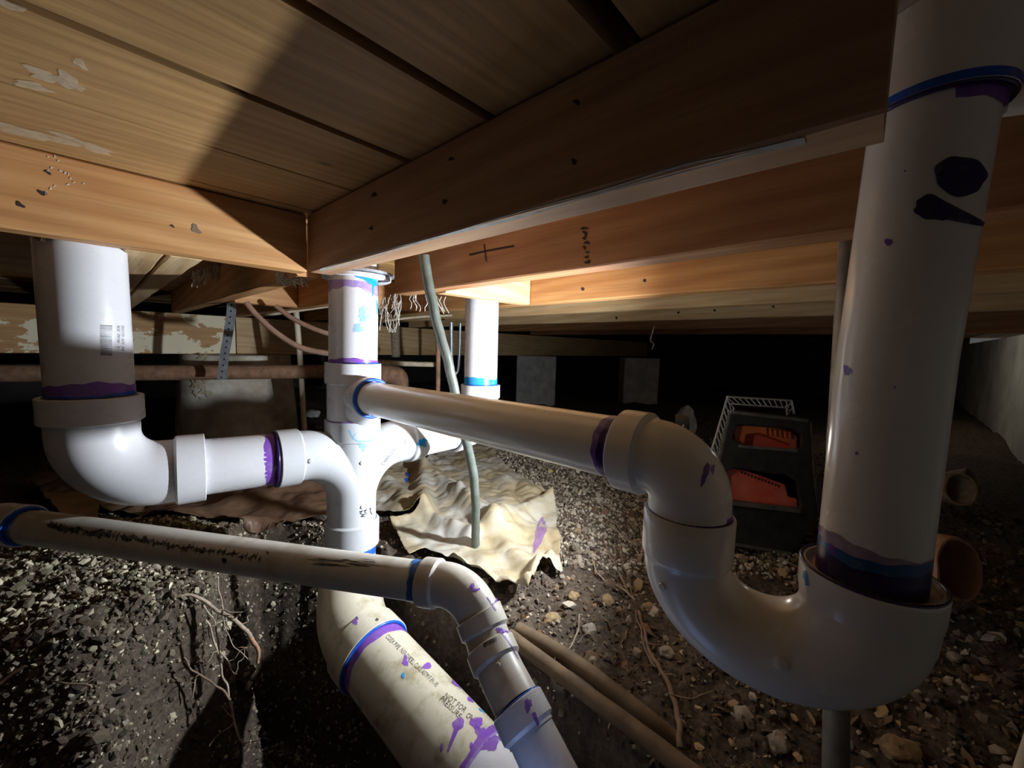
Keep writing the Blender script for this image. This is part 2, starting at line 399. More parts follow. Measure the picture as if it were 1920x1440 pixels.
def bead(name, parent, c, t, r, rr, mat):
    """torus-like bead of cement in a socket mouth"""
    c = Vector(c); t = Vector(t).normalized(); up = Vector((0, 0, 1)) if abs(t.z) < .9 else Vector((1, 0, 0))
    N = (up - t * up.dot(t)).normalized(); B = t.cross(N); V = []; Fc = []; n, k = 48, 8
    for i in range(n):
        a = 2 * math.pi * i / n; d = N * math.cos(a) + B * math.sin(a)
        for j in range(k):
            b = 2 * math.pi * j / k; V.append(c + d * (r + rr * math.cos(b)) + t * rr * math.sin(b))
    for i in range(n):
        for j in range(k): Fc.append((i * k + j, i * k + (j + 1) % k, ((i + 1) % n) * k + (j + 1) % k, ((i + 1) % n) * k + j))
    o = mesh_obj(name, V, Fc, mat, None, True); adopt(o, parent); return o
def put(mb, name, mat, parent, angle=35, label=None):
    o = mb.build(name, mat, None, True, angle); adopt(o, parent)
    if label: o['label'] = label
    return o
def nub(mb, tree, x, y, r=.004, h=.0025):
    p, n, i, d = tree.ray_cast(EYE, ray(x, y).normalized())
    if p is None: return
    mb.sweep([p - n * .002, p + n * h * .8, p + n * h], [r, r, r * .8], 16)

# ------------------------------------------------------------------ timber
def beam(name, axis, lo, hi, mat, label, cat='joist', group=None, bow=0):
    """sawn timber; local x runs along its length"""
    lo, hi = Vector(lo), Vector(hi); c = (lo + hi) / 2; d = hi - lo
    L, W = (d.x, d.y) if axis == 'X' else (d.y, d.x); H = d.z; bv = .0025; n = max(8, int(L / .05)); V = []; Fc = []
    prof = [(-W / 2, -H / 2 + bv), (-W / 2 + bv, -H / 2), (W / 2 - bv, -H / 2), (W / 2, -H / 2 + bv), (W / 2, H / 2 - bv), (W / 2 - bv, H / 2), (-W / 2 + bv, H / 2), (-W / 2, H / 2 - bv)]
    sd = random.uniform(0, 50)
    for i in range(n + 1):
        x = -L / 2 + L * i / n
        for j, (y, z) in enumerate(prof):
            q = noise.noise(Vector((x * 9 + sd, j * 3.1, 0))) * .0012
            V.append((x, y + q, z + (q if z < 0 else 0)))
    k = len(prof)
    for i in range(n):
        for j in range(k): Fc.append((i * k + j, (i + 1) * k + j, (i + 1) * k + (j + 1) % k, i * k + (j + 1) % k))
    Fc.append(tuple(range(k))); Fc.append(tuple(n * k + j for j in reversed(range(k))))
    o = mesh_obj(name, V, Fc, mat, None, False)
    o.location = c
    if axis == 'Y': o.rotation_euler = (0, 0, math.pi / 2)
    tag(o, label, cat, group); return o
JB, JT, CZ = .618, .712, .712
# main joist with its damaged, splintered lower edge
mj = beam('floor_joist', 'Y', (.258, .012, JB), (.298, .722, JT - .001), MAINW, 'large dark floor joist crossing overhead in front, with whitish worn bottom edge')
mj.rotation_euler.z += math.radians(.9); mj.location.x += .005
hd = beam('header_board', 'X', (-1.2, .724, JB), (.256, .760, JT - .001), ORW, 'orange header board nailed across behind the big front joist, above left pipe', 'board')
beam('floor_joist', 'Y', (.498, -2.2, JB), (.538, .86, JT - .001), REDW, 'reddish brown joist with dark stamp marks, second behind the big front joist')
beam('floor_joist', 'Y', (.82, -2.2, JB), (.86, 2.39, JT - .001), ORW, 'bright orange joist with three nail heads beside the pale header')
beam('floor_joist', 'Y', (1.09, -.415, JB), (1.13, 2.39, JT - .001), PALEW, 'tan joist just behind the bright orange nailed joist')
beam('floor_joist', 'Y', (1.49, -.415, JB), (1.53, 2.39, JT - .001), PALEW, 'narrow looking yellowish joist, second behind the bright orange one')
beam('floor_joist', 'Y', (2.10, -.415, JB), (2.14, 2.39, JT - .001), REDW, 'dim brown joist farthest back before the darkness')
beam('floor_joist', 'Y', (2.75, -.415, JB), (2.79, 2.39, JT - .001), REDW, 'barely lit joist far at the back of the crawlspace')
beam('header_board', 'X', (.540, .716, JB - .002), (.818, .752, JT - .001), PALEW, 'pale short header board above the far white pipe', 'board')
beam('floor_joist', 'Y', (.258, .78, JB), (.298, 2.39, JT - .001), ORW, 'brown joist running back to the girder behind the orange header', group=None)
beam('floor_joist', 'Y', (.498, 1.02, JB), (.538, 2.39, JT - .001), ORW, 'short orange joist seen just left behind the central pipe')
beam('floor_joist', 'Y', (.082, .762, JB), (.122, 2.39, JT - .001), PALEW, 'pale doubled joist with fibres on its edge, right hand board')
beam('floor_joist', 'Y', (.036, .762, JB), (.078, 2.39, JT - .001), PALEW, 'pale doubled joist nearest the left white pipe')
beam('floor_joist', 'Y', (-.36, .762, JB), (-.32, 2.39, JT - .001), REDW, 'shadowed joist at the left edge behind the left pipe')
beam('girder', 'X', (-1.6, 2.40, .43), (.50, 2.49, JB - .001), GIRW, 'girder with peeling cream paint resting on the round pier', 'beam')
beam('girder', 'X', (.505, 2.40, .43), (5.2, 2.49, JB - .001), PALEW, 'long grey brown girder continuing into the dark above the block pier', 'beam')

# ceiling: floor deck boards, each 137 mm wide, open joints, felt above
cm = bpy.data.meshes.new('ceiling'); mb = MB(); edges = [.722 + .0]
ys = [-2.4]
y = .425
seams = [y - .137 * k for k in range(20, 0, -1)] + [.425, .565, .70] + [.84 + .137 * k for k in range(29)]
for i in range(len(seams) - 1):
    g = .0062 if seams[i] < .5 else .0012
    g1 = .0062 if seams[i + 1] < .5 else .0012
    if abs(seams[i] - .151) < .01: g = .010
    if abs(seams[i + 1] - .151) < .01: g1 = .010
    mb.box((-2.25, seams[i] + g, CZ + random.uniform(0, .0015)), (6.05, seams[i + 1] - g1, CZ + .026))
ce = mb.build('ceiling', DECKW, None, False); ce['kind'] = 'structure'
mb = MB(); mb.box((-2.3, -2.6, CZ + .034), (6.1, 4.7, CZ + .05)); o = mb.build('trim_subfloor', TEAR, None, False); o['kind'] = 'structure'
# foundation walls
DARKC = plain('unlit_far_wall', (.07, .065, .06), .95, var=.4, scale=6, bmp=.3)  # far walls coloured near black to stand for the unlit distance
def wall(name, lo, hi):
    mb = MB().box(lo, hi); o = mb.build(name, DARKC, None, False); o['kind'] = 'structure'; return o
# foundation walls: front one beside the camera's right, far ones in the dark
(x0, y0), (x1, y1) = (.95, -.56), (6.0, -.42)
nx = 90; V = []; Fc = []
for i in range(nx + 1):
    for j in range(14):
        X = x0 + (x1 - x0) * i / nx; z = -.3 + (.616 + .3) * j / 13
        V.append((X, y1 + .012 * float(fbm(np.array(X), np.array(z), 6.0, 4)), z))
for i in range(nx):
    for j in range(13): a = i * 14 + j; Fc.append((a, a + 1, a + 15, a + 14))
b = len(V); V += [(x0, y0, -.3), (x1, y0, -.3), (x1, y0, .616), (x0, y0, .616)]
Fc += [(b, b + 1, b + 2, b + 3), (0, 13, b + 3, b), (13 + 0, nx * 14 + 13, b + 2, b + 3)]
o = mesh_obj('wall_right', V, Fc, WALLC, None, True, 40); o['kind'] = 'structure'
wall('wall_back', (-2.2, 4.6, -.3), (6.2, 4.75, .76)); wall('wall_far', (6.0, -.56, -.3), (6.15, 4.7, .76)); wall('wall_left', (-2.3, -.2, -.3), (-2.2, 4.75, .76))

# ------------------------------------------------------------------ plumbing
def socket_mark(parent, c, t, r, mat=BLUE, rr=.0011): bead('cement_bead', parent, c, t, r, rr, mat)
# --- central stack: pipe, tee, double wye, lower pipe
SX, SY = .352, .757
st = empty('drain_stack', (SX, SY, .05))
tag(st, 'white central drain stack with tee and double wye fitting standing in the middle', 'drain pipe')
def sx(z): return .342 + (.010) * (z / .62)
def C3(z): return Vector((sx(z), SY, z))
top_pipe = put(MB().sweep(straight(C3(.45), C3(.705), 8), .0445), 'pipe', PVC, st, label='upper pipe of the stack with purple and blue primer stains')
mb = MB(); fitting(mb, straight(C3(.352), C3(.462), 12), .0475, .0515, 0, .040, .0450)
mb.sweep([C3(.352), C3(.345)], .0475)
fitting(mb, straight((SX, SY, .398), (SX - .001, .684, .400), 10), .037, .0385, 0, .016, .0305)
mb.sweep(fillet([(SX, SY, .362), (SX, SY - .028, .372), (SX, SY - .058, .392)], [.015], 6), [.040 - .0008 * i for i in range(9)], 30)
tee = put(mb, 'sanitary_tee', PVC, st)
arm_a, arm_b = Vector((SX - .001, .700, .400)), Vector((.350, .168, .405))
mb = MB(); fitting(mb, straight(C3(.255), C3(.352), 12), .046, .0515, 0, .040, .0455)
mb.sweep(straight(C3(.315), C3(.12), 10), [.0485, .048, .047, .0455, .044, .043, .042, .042, .042, .043])
bl = fillet([(.213, .768, .294), (.343, .758, .292), (.343, SY, .118)], [.092], 22)
fitting(mb, bl, .0455, .0505, .036, 0, .0450)
br = fillet([(.505, .775, .288), (.345, .758, .290), (.343, SY, .118)], [.100], 22)
fitting(mb, br, .0455, .0505, .036, 0, .0450)
fitting(mb, straight(C3(.150), C3(.098), 6), .046, .0510, .0, .050, .0450)
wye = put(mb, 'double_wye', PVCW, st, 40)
tw = bvh([wye])
for x, y in [(583, 864), (679, 868), (680, 950), (762, 828)]: mb = MB(); nub(mb, tw, x, y, .0042, .002); put(mb, 'mould_nub', PVCW, wye)
low = put(MB().sweep(straight(C3(.125), C3(.0), 6), .0445), 'pipe', PVC, st)
socket_mark(st, C3(.353), (0, 0, 1), .0480, PURP, .0012); socket_mark(st, C3(.463), (0, 0, 1), .0455, BLUE, .0012)
socket_mark(st, C3(.097), (0, 0, 1), .0462, BLUE, .0016)
ring('primer_band', st, C3(.463), C3(.470), .0448, PURP, rag=.35); ring('primer_band', st, C3(.614), C3(.596), .0448, PURPL, rag=.3)
ring('primer_band', st, C3(.097), C3(.082), .0448, BLUE, rag=.5)
tt = bvh([top_pipe])
V, Fc = join2([blob(700, 528, 16, 7, .3), stroke([(700, 528), (699, 548), (698, 556)], lambda t: 5 - 3 * t), stroke([(707, 528), (707, 590)], lambda t: 7 * (1 - t) + 1), blob(690, 522, 24, 4, .2)])
lay('cement_drip', tt, V, Fc, CYAN, st)
V, Fc = join2([blob(681, 588, 9, 13, .3, .5), blob(692, 581, 6, 4, .3, .5), blob(671, 616, 11, 7, -.4, .5), blob(681, 600, 5, 6, 0, .5)])
lay('cement_smear', tt, V, Fc, CYANL, st)
V, Fc = join2([stroke([(655, 805), (662, 822), (672, 828), (700, 826), (704, 822)], 3.2), stroke([(662, 822), (668, 812)], 2), blob(679, 836, 6, 7, 0, .4, 14, 2), blob(681, 844, 3, 3)])
lay('cement_smear', tw, V, Fc, CYANL, wye)
V, Fc = lettering('CHARLOTTE', (718, 874), (5.2, -6.6), (-6.6, -5.6)); lay('embossed_lettering', tw, V, Fc, INK, wye)
V, Fc = join2([stroke([(692, 955), (695, 952), (694, 958), (697, 965)], 1.6), stroke([(682, 958), (688, 955), (683, 960), (688, 962), (681, 965)], 1.6), stroke([(674, 960), (680, 957), (675, 963), (682, 965), (676, 969), (684, 968)], 1.8)])
lay('marker_scribble', tw, V, Fc, INK, wye)
ring('cement_bead', st, (.213, .768, .294), (.2125, .768, .294), .0485, DPUR)
# closet ring above the deck opening
fl = empty('closet_flange', (SX + .012, SY + .012, .628)); mb = MB(); c = Vector((SX + .012, SY + .012, 0))
mb.sweep([c + Vector((0, 0, .622)), c + Vector((0, 0, .624)), c + Vector((0, 0, .630)), c + Vector((0, 0, .632))], [.060, .064, .064, .058])
put(mb, 'ring', PVC, fl); mb = MB(); mb.sweep([c + Vector((0, 0, .632)), c + Vector((0, 0, .636))], [.070, .070]); put(mb, 'metal_rim', GALV, fl)
tag(fl, 'white flange collar with metal rim around top of central stack', 'pipe collar')

# --- left run
lf = empty('waste_pipe', (-.003, .802, .25)); tag(lf, 'thick white barcoded waste pipe at left, turning into the double wye', 'drain pipe')
LX, LY = -.003, .800
lp = put(MB().sweep(straight((LX, LY, .40), (LX, LY, .706), 6), .0445), 'pipe', PVC, lf)
path = fillet([(LX, LY, .418), (LX, LY, .298), (.116, .786, .296)], [.066], 18)
mb = MB(); fitting(mb, path, .0480, .0535, .036, .036, .0450); el = put(mb, 'elbow', PVC, lf)
stub = put(MB().sweep(straight((.090, .789, .2965), (.222, .768, .294), 4), .0445), 'pipe', PVC, lf)
td = Vector((.132, -.021, -.0025)).normalized()
ring('primer_band', lf, Vector((.214, .769, .294)), Vector((.196, .7725, .2945)), .0449, PURP, rag=.15)
ring('primer_band', lf, Vector((.214, .769, .294)), Vector((.209, .7700, .2942)), .0451, DPUR, rag=.2)
bead('cement_bead', lf, (.2125, .769, .294), td, .0470, .0028, DPUR)
ring('primer_band', lf, (LX, LY, .418), (LX, LY, .436), .0449, PURP, rag=.2); ring('primer_band', lf, (LX, LY, .418), (LX, LY, .423), .0450, BLUE, rag=.3)
bead('cement_bead', lf, (LX, LY, .418), (0, 0, 1), .0455, .0015, DPUR)
bead('cement_bead', lf, (.1165, .786, .296), td, .0455, .0008, PURPL)
tl = bvh([lp]); parts = []
yy = 609
for k in range(30):
    wd = random.choice([.7, .9, 1.2, 1.7]); parts.append(([(188, yy), (210, yy - 1 + 2), (210, yy + wd + 1), (188, yy + wd)], [(0, 1, 2, 3)])); yy += wd + random.choice([.6, .8, 1.2])
V, Fc = join2(parts); lay('barcode', tl, V, Fc, INK, lf)
parts = []
for col, n in ((219, 14), (227, 16)):
    q = 611
    for k in range(n):
        if random.random() > .2: parts.append(stroke([(col, q), (col + 5, q + .8)], 1.3)); parts.append(stroke([(col + 5, q + .8), (col + 5 - random.choice([0, 3]), q + 2.6)], .9))
        q += 3.0
V, Fc = join2(parts); lay('printed_digits', tl, V, Fc, INKL, lf)
# --- third riser behind
th = empty('waste_pipe', (.722, .802, .25)); tag(th, 'brightly lit white waste pipe behind, with blue cement ring above the long arm', 'drain pipe')
TX, TY = .722, .800
put(MB().sweep(straight((TX, TY, .38), (TX, TY, .706), 4), .0445), 'pipe', PVC, th)
mb = MB(); fitting(mb, fillet([(TX, TY, .398), (TX, TY, .284), (.61, .787, .285)], [.064], 16), .0480, .0530, .036, .036, .0450); put(mb, 'elbow', PVC, th)
sb = put(MB().sweep(straight((.64, .790, .285), (.495, .774, .288), 4), .0445), 'pipe', PVC, th)
ring('cement_band', th, (TX, TY, .399), (TX, TY, .417), .0450, CYAN, rag=.18); bead('cement_bead', th, (TX, TY, .399), (0, 0, 1), .0455, .0015, BLUE)
tb = bvh([sb, wye]); V, Fc = join2([blob(793, 829, 9, 6, .2, .5), blob(786, 832, 4, 4)]); lay('cement_smear', tb, V, Fc, CYAN, th)
bead('cement_bead', th, (.508, .7755, .2878), (1, .1, -.02), .0455, .001, CYANL)
bead('cement_bead', th, (.61, .787, .285), (1, .1, 0), .0455, .0012, INK)

# --- trap arm, trap and riser
tr = empty('sink_trap', (.365, .06, .23)); tag(tr, 'large white P trap hanging at right with long arm from the tee and tall riser', 'drain trap')
arm = put(MB().sweep(straight(arm_a, arm_b, 30), .0305), 'trap_arm', PVCT, tr, label='long white trap arm reaching from the tee')
ux, rx, rz = .353, .372, .320
YL, YR = .117, -.0015
path = fillet([arm_b + Vector((0, .012, 0)), (.350, .117, .405), (ux, YL, .335)], [.033], 18)
mb = MB(); fitting(mb, path, .0335, .0385, .026, 0, .0308); elb = put(mb, 'elbow', PVCT, tr)
# U bend: left socket, semicircle, widening to the big right socket
cy = (YL + YR) / 2; rad = (YL - YR) / 2; pts = []; rr = []
for q in (.362, .3625, .363): pass
n = 26
pts = [Vector((ux, YL, .356)), Vector((ux, YL, .3205))]; r_ = []
arc = []
for i in range(n + 1):
    a = math.pi * i / n; arc.append(Vector((ux + (rx - ux) * i / n, cy + rad * math.cos(a), rz - rad * math.sin(a) * .86)))
mb = MB()
prof_p = [Vector((ux, YL, z)) for z in (.352, .362, .362, .3605, .3250, .3225, .3205)] + arc + [Vector((rx, YR, z)) for z in (.3225, .330, .345, .3475, .3485, .3485, .3435, .3435)]
prof_r = [.0312, .0312, .0355, .0370, .0370, .0358, .0345] + [.0345 + (.0385 - .0345) * max(0, (i / n - .35) / .65) ** 1.2 for i in range(n + 1)] + [.0385, .0398, .0402, .0402, .0395, .0362, .0358, .0300]
# explicit ring sweep (no duplicate tangents)
def ringsweep(mb, P_, R_, T_, seg=56):
    b0 = len(mb.V); N = Vector((1, 0, .01))
    for p, r, t in zip(P_, R_, T_):
        N = (N - t * N.dot(t)).normalized(); B = t.cross(N)
        for j in range(seg):
            a = 2 * math.pi * j / seg; mb.V.append(p + (N * math.cos(a) + B * math.sin(a)) * r)
    for i in range(len(P_) - 1):
        for j in range(seg):
            k = (j + 1) % seg; mb.F.append((b0 + i * seg + j, b0 + i * seg + k, b0 + (i + 1) * seg + k, b0 + (i + 1) * seg + j))
prof_t = [Vector((0, 0, -1))] * 7 + [Vector(((rx - ux) / (math.pi * rad), -math.sin(math.pi * i / n), -math.cos(math.pi * i / n))).normalized() for i in range(n + 1)] + [Vector((0, 0, 1))] * 8
ringsweep(mb, prof_p, prof_r, prof_t)
ub = put(mb, 'trap_bend', PVCT, tr, 45); tu = bvh([ub])
for x, y, r in ((1243, 1099, .0033), (1464, 1243, .0046)): mb = MB(); nub(mb, tu, x, y, r, .0025); put(mb, 'mould_nub', PVCT, ub)
V, Fc = lettering('2', (1231, 977), (22, 6), (3, -24)); a2 = (V, Fc)
b2 = lettering('XO', (1222, 1003), (24, 9), (2, -23))
lay('embossed_mark', tu, *join2([a2, b2]), INKL, ub) if False else None
rs = put(MB().sweep([(rx, YR, .335), (rx, YR, .50), (rx + .003, YR - .006, .690)], .0300, 56), 'riser_pipe', PVCT, tr, label='tall riser pipe with dark purple primer splashes')
mb = MB(); fitting(mb, straight((rx + .003, YR - .006, .655), (rx + .003, YR - .008, .80), 8), .0318, .0345, .055, 0, .0303)
cpl = put(mb, 'coupling', PVCT, tr)
cz = Vector((rx + .003, YR - .006, 0))
ring('primer_band', tr, cz + Vector((0, 0, .6555)), cz + Vector((0, 0, .6605)), .0347, BLUE); ring('primer_band', tr, cz + Vector((0, 0, .6555)), cz + Vector((0, 0, .647)), .0303, PURP, rag=.2)
bead('cement_bead', tr, cz + Vector((0, 0, .655)), (0, 0, 1), .0325, .0018, DPUR)
ring('primer_band', tr, (rx, YR, .3436), (rx, YR, .362), .0303, DPUR, rag=.12); ring('cement_band', tr, (rx, YR, .357), (rx, YR, .369), .0302, CYANB, rag=.14)
ring('primer_band', tr, (rx, YR, .364), (rx, YR, .3745), .03015, PURPT, rag=.25)
bead('cement_bead', tr, (rx, YR, .3485), (0, 0, 1), .0390, .0012, DPUR); bead('cement_bead', tr, (rx, YR, .3465), (0, 0, 1), .0375, .0010, DPUR)
ring('cement_bead', tr, (rx, YR, .3440), (rx, YR, .3441), .0355, DPUR)
bead('cement_bead', tr, (ux, YL, .3622), (0, 0, 1), .0335, .0014, DPUR); ring('primer_band', tr, (ux, YL, .362), (ux, YL, .366), .0338, PURP, rag=.3)
bead('cement_bead', tr, arm_b + Vector((0, .0125, 0)), (0, 1, 0), .0330, .0025, BLUE)
ring('primer_band', tr, arm_b + Vector((0, .012, 0)), arm_b + Vector((0, .022, 0)), .0308, DPUR, rag=.2); ring('primer_band', tr, arm_b + Vector((0, .02, 0)), arm_b + Vector((0, .028, 0)), .03075, PURP, rag=.3)
bead('cement_bead', tr, (SX - .001, .683, .400), (0, 1, 0), .0345, .0032, BLUE)
trs = bvh([rs])
V, Fc = join2([blob(1800, 330, 50, 36, .15, .10, 40), ]); lay('primer_splash', trs, V, Fc, DPUR, tr)
V, Fc = join2([blob(1748, 391, 36, 22, .1, .2, 30), stroke([(1750, 388), (1790, 402), (1852, 424)], lambda t: 34 * (1 - t) ** .8 + 4)]); lay('primer_splash', trs, V, Fc, DPUR, tr)
SPL = ([blob(1666, 454, 7, 7, 0, .15), blob(1590, 695, 8, 9, .2, .4), blob(1697, 321, 2, 2), blob(1678, 726, 2, 2), blob(1607, 850, 3, 3), blob(1560, 1030, 5, 12, -.6, .4)]); layeach('primer_splash', trs, SPL, PURP, tr)
te = bvh([elb]); layeach('primer_splash', te, [blob(1322, 888, 6, 20, .25, .3), blob(1336, 880, 3, 10, .2, .3)], PURP, tr)
V, Fc = join2([blob(1510, 1080, 4, 6), stroke([(1510, 1070), (1514, 1098)], 6)]); lay('cement_drip', tu, V, Fc, CYAN, tr)

# --- old narrow pipe in front, stepping down through four fittings
Q = [P(-60, 975, .60), P(48, 986, .580), P(400, 1035, .560), P(800, 1091, .505)]
fr = empty('drain_pipe', Q[2] - Vector((0, 0, .03))); tag(fr, 'narrow smudged white pipe running across in front of the stack, elbowing down', 'drain pipe')
E1, E2, E3, E4, E5 = P(868, 1100, .490), P(905, 1165, .478), P(925, 1232, .455), P(962, 1305, .425), P(1048, 1480, .375)
fp = put(MB().sweep([Q[1] + (Q[0] - Q[1]) * .2, Q[2], Q[3], Q[3] + (Q[3] - Q[2]).normalized() * .008], .0241, 40), 'pipe', PVCO, fr, label='smudged horizontal pipe with worn black print')
mb = MB(); fitting(mb, [Q[0] + (Q[0] - Q[1]) * .8, Q[0], Q[1]], .0265, .0295, 0, .05, .0243); put(mb, 'coupling', PVC, fr)
d1 = (Q[3] - Q[2]).normalized(); bead('cement_bead', fr, Q[1], d1, .0262, .0020, BLUE); ring('cement_band', fr, Q[1], Q[1] + d1 * .008, .0244, BLUE, rag=.3)
h1 = Q[3] - d1 * .004
mb = MB(); p = fillet([h1, E1 + d1 * 0, E2 + (E2 - E1) * .0], [.026], 12); fitting(mb, p, .0262, .0293, .022, .0, .0243); e1 = put(mb, 'elbow', PVCO, fr)
ring('cement_band', fr, h1, h1 - d1 * .014, .0246, CYANB, rag=.15); bead('cement_bead', fr, h1, d1, .0250, .0012, BLUE)
p = fillet([E1 + (E2 - E1) * .78, E2 + (E3 - E2) * .20, E3 + (E3 - E2) * .15], [.016], 8)
mb = MB(); fitting(mb, p, .0258, .0293, .022, 0, .0262); e2 = put(mb, 'elbow', PVCO, fr)
dd = (E2 - E1).normalized(); bead('cement_bead', fr, p[0], dd, .0268, .0010, PURP)
p = fillet([E3 - (E3 - E2) * .30, E3 + (E4 - E3) * .32, E4 + (E4 - E3) * .2], [.014], 8)
mb = MB(); fitting(mb, p, .0252, .0290, .020, 0, .0255); e3 = put(mb, 'elbow', PVCO, fr)
p4 = E4 + (E5 - E4) * .10
d4 = (E5 - E4).normalized()
mb = MB(); fitting(mb, straight(p4, p4 + d4 * .028, 8), .0255, .0290, .024, 0, .0243); e4 = put(mb, 'coupling', PVC, fr)
mb = MB().sweep([p4 + d4 * .02, E5 + d4 * .15], .0243); put(mb, 'pipe', PVC, fr, label='lower end of the narrow pipe, bluish white')
mb = MB().sweep([E4 - d4 * .01, p4 + d4 * .01], .0243); put(mb, 'pipe', PVCO, fr)
bead('cement_bead', fr, p4, d4, .0262, .0018, BLUE); ring('primer_band', fr, p4, p4 - d4 * .007, .0246, DPUR, rag=.4)
tf = bvh([e1, e2, e3, e4]); tp = bvh([fp])
for lst, m in (([stroke([(880, 1100), (896, 1108)], 4), stroke([(884, 1108), (900, 1104)], 3), blob(886, 1099, 3, 6)], PURP),
               ([blob(940, 1183, 9, 5, .4, .5), stroke([(938, 1178), (952, 1200), (964, 1222), (972, 1236)], lambda t: 5 - 4 * t)], PURP),
               ([blob(990, 1322, 7, 12, -.2, .4), stroke([(1000, 1336), (1012, 1368), (1026, 1400)], lambda t: 8 - 7 * t)], PURP),
               ([stroke([(913, 1119), (930, 1145)], 2.2)], PURP)):
    layeach('primer_splash', tf, lst, m, fr)
parts = []; q = 906
for k in range(12): parts.append(([(q, 1207 - k), (q + 1.4, 1206 - k), (q + 1.4 + 1, 1214 - k), (q + 1, 1215 - k)], [(0, 1, 2, 3)])); q += random.choice([1.8, 2.4])
V, Fc = join2(parts); lay('barcode', tf, V, Fc, INK, fr)
parts = []
for k in range(46):
    t = k / 46; x = 100 + 395 * t; y = 988 + 60 * t + random.uniform(-3, 3)
    parts.append(blob(x, y, random.uniform(3, 9) * (1.2 - .6 * t), random.uniform(3, 8) * (1.3 - .8 * t), random.uniform(-.4, .4), .6, 12, 2))
    if random.random() < .7: parts.append(stroke([(x, y + 7), (x + random.uniform(3, 8), y - 7)], 2))
V, Fc = join2(parts[:]); lay('worn_print', tp, V, Fc, SMUT, fr)
parts = [blob(590 + random.uniform(-5, 110), 1052 + random.uniform(-3, 9), random.uniform(6, 26), random.uniform(.8, 2.2), .12, .4, 12, 2) for _ in range(16)]
V, Fc = join2(parts); lay('scuff', tp, V, Fc, SMUT, fr)
layeach('scuff', tp, [blob(421, 1051, 5, 5), blob(502, 1037, 2, 3)], INK, fr)
fr_nub = MB()
nub(fr_nub, tf, 934, 1247, .0022, .002); put(fr_nub, 'mould_nub', PVCO, fr)

# --- thick lower drain leaving the stack
L0, L1, L2, L3 = Vector((.341, .757, .035)), Vector((.339, .757, -.045)), P(704, 1232, .672), P(980, 1560, .475)
ld = empty('sewer_pipe', L1 - Vector((0, 0, .06))); tag(ld, 'thick stained sewer pipe with printed lettering at bottom, leaving the stack', 'drain pipe')
dL = (L3 - L2).normalized(); K = L2 - dL * .085
p = fillet([L0, K + Vector((0, 0, 0)), L2], [.05], 18)
mb = MB(); fitting(mb, p, .0590, .0640, .020, .040, .0575); le = put(mb, 'elbow', PVCL, ld)
lpip = put(MB().sweep(straight(L2 - dL * .01, L3, 20), .0572, 56), 'pipe', PVCL, ld)
put(MB().sweep([C3(.052), C3(.035)], [.047, .058]), 'reducer', PVC, ld)
bead('cement_bead', ld, L2, dL, .0600, .0026, BLUE); ring('primer_band', ld, L2, L2 + dL * .018, .0574, PURP, rag=.2)
bead('cement_bead', ld, L0, (0, 0, 1), .0600, .0015, INK)
# white coupling at the pipe's near end
S1 = on(925, 1400, 2, L2.z)
tlow = bvh([lpip])
h, n, i, d = tlow.ray_cast(EYE, ray(905, 1400).normalized())
tt_ = (h - L2).dot(dL); c0 = L2 + dL * tt_
mb = MB(); fitting(mb, straight(c0, c0 + dL * .2, 6), .0600, .0640, .06, 0, .0575); cp = put(mb, 'coupling', PVC, ld); ring('primer_band', ld, c0, c0 - dL * .010, .0576, PURP, rag=.3)
ring('primer_band', ld, c0 - dL * .0005, c0 + dL * .004, .0643, PURPL)
def textline(s_, x0, y0, x1, y1, hgt, mat=INKL, sk=0):
    dx, dy = x1 - x0, y1 - y0; L = math.hypot(dx, dy); n = len(s_) * .60; sz = L / n
    return lettering(s_, (x0, y0), (dx / L * sz, dy / L * sz), (dy / L * hgt, -dx / L * hgt))
T1 = join2([textline('COEX PIPE  NSF-DWV', 722, 1195, 776, 1248, 13), textline('CELL CLASS ASTM F 891-90', 764, 1238, 828, 1300, 14), textline('NOT FOR', 831, 1307, 868, 1336, 16), textline('PRESSURE', 823, 1312, 864, 1352, 15), textline('CP-11', 872, 1344, 893, 1360, 15)])
lay('printed_lettering', tlow, *T1, INK, ld)
for lst, m in (([blob(801, 1249, 8, 6), blob(760, 1240, 6, 8, 0, .5), blob(856, 1281, 10, 6, .4), blob(866, 1288, 7, 4, .4), blob(886, 1310, 11, 7, .2), blob(860, 1357, 10, 12, .2, .2), stroke([(858, 1362), (848, 1388), (840, 1410)], lambda t: 7 * (1 - t) + 3),
                 blob(893, 1356, 10, 13, -.4, .35), blob(900, 1372, 9, 13, -.2, .4), blob(828, 1402, 3, 9, .2), blob(667, 1165, 5, 6, .6, .6), blob(884, 1398, 3, 6)], PURP), ([blob(912, 1333, 13, 6, .35, .4), blob(925, 1338, 10, 6, .2, .3), blob(756, 1267, 3, 5)], CYAN)):
    layeach('primer_splash', bvh([lpip, le]), lst, m, ld)
layeach('primer_splash', bvh([cp]), [blob(919, 1395, 13, 17, .7, .3), blob(938, 1384, 6, 5)], PURP, ld)
V, Fc = join2([blob(707, 1162, 3.5, 2.5)]); lay('hole', bvh([le]), V, Fc, INK, ld)
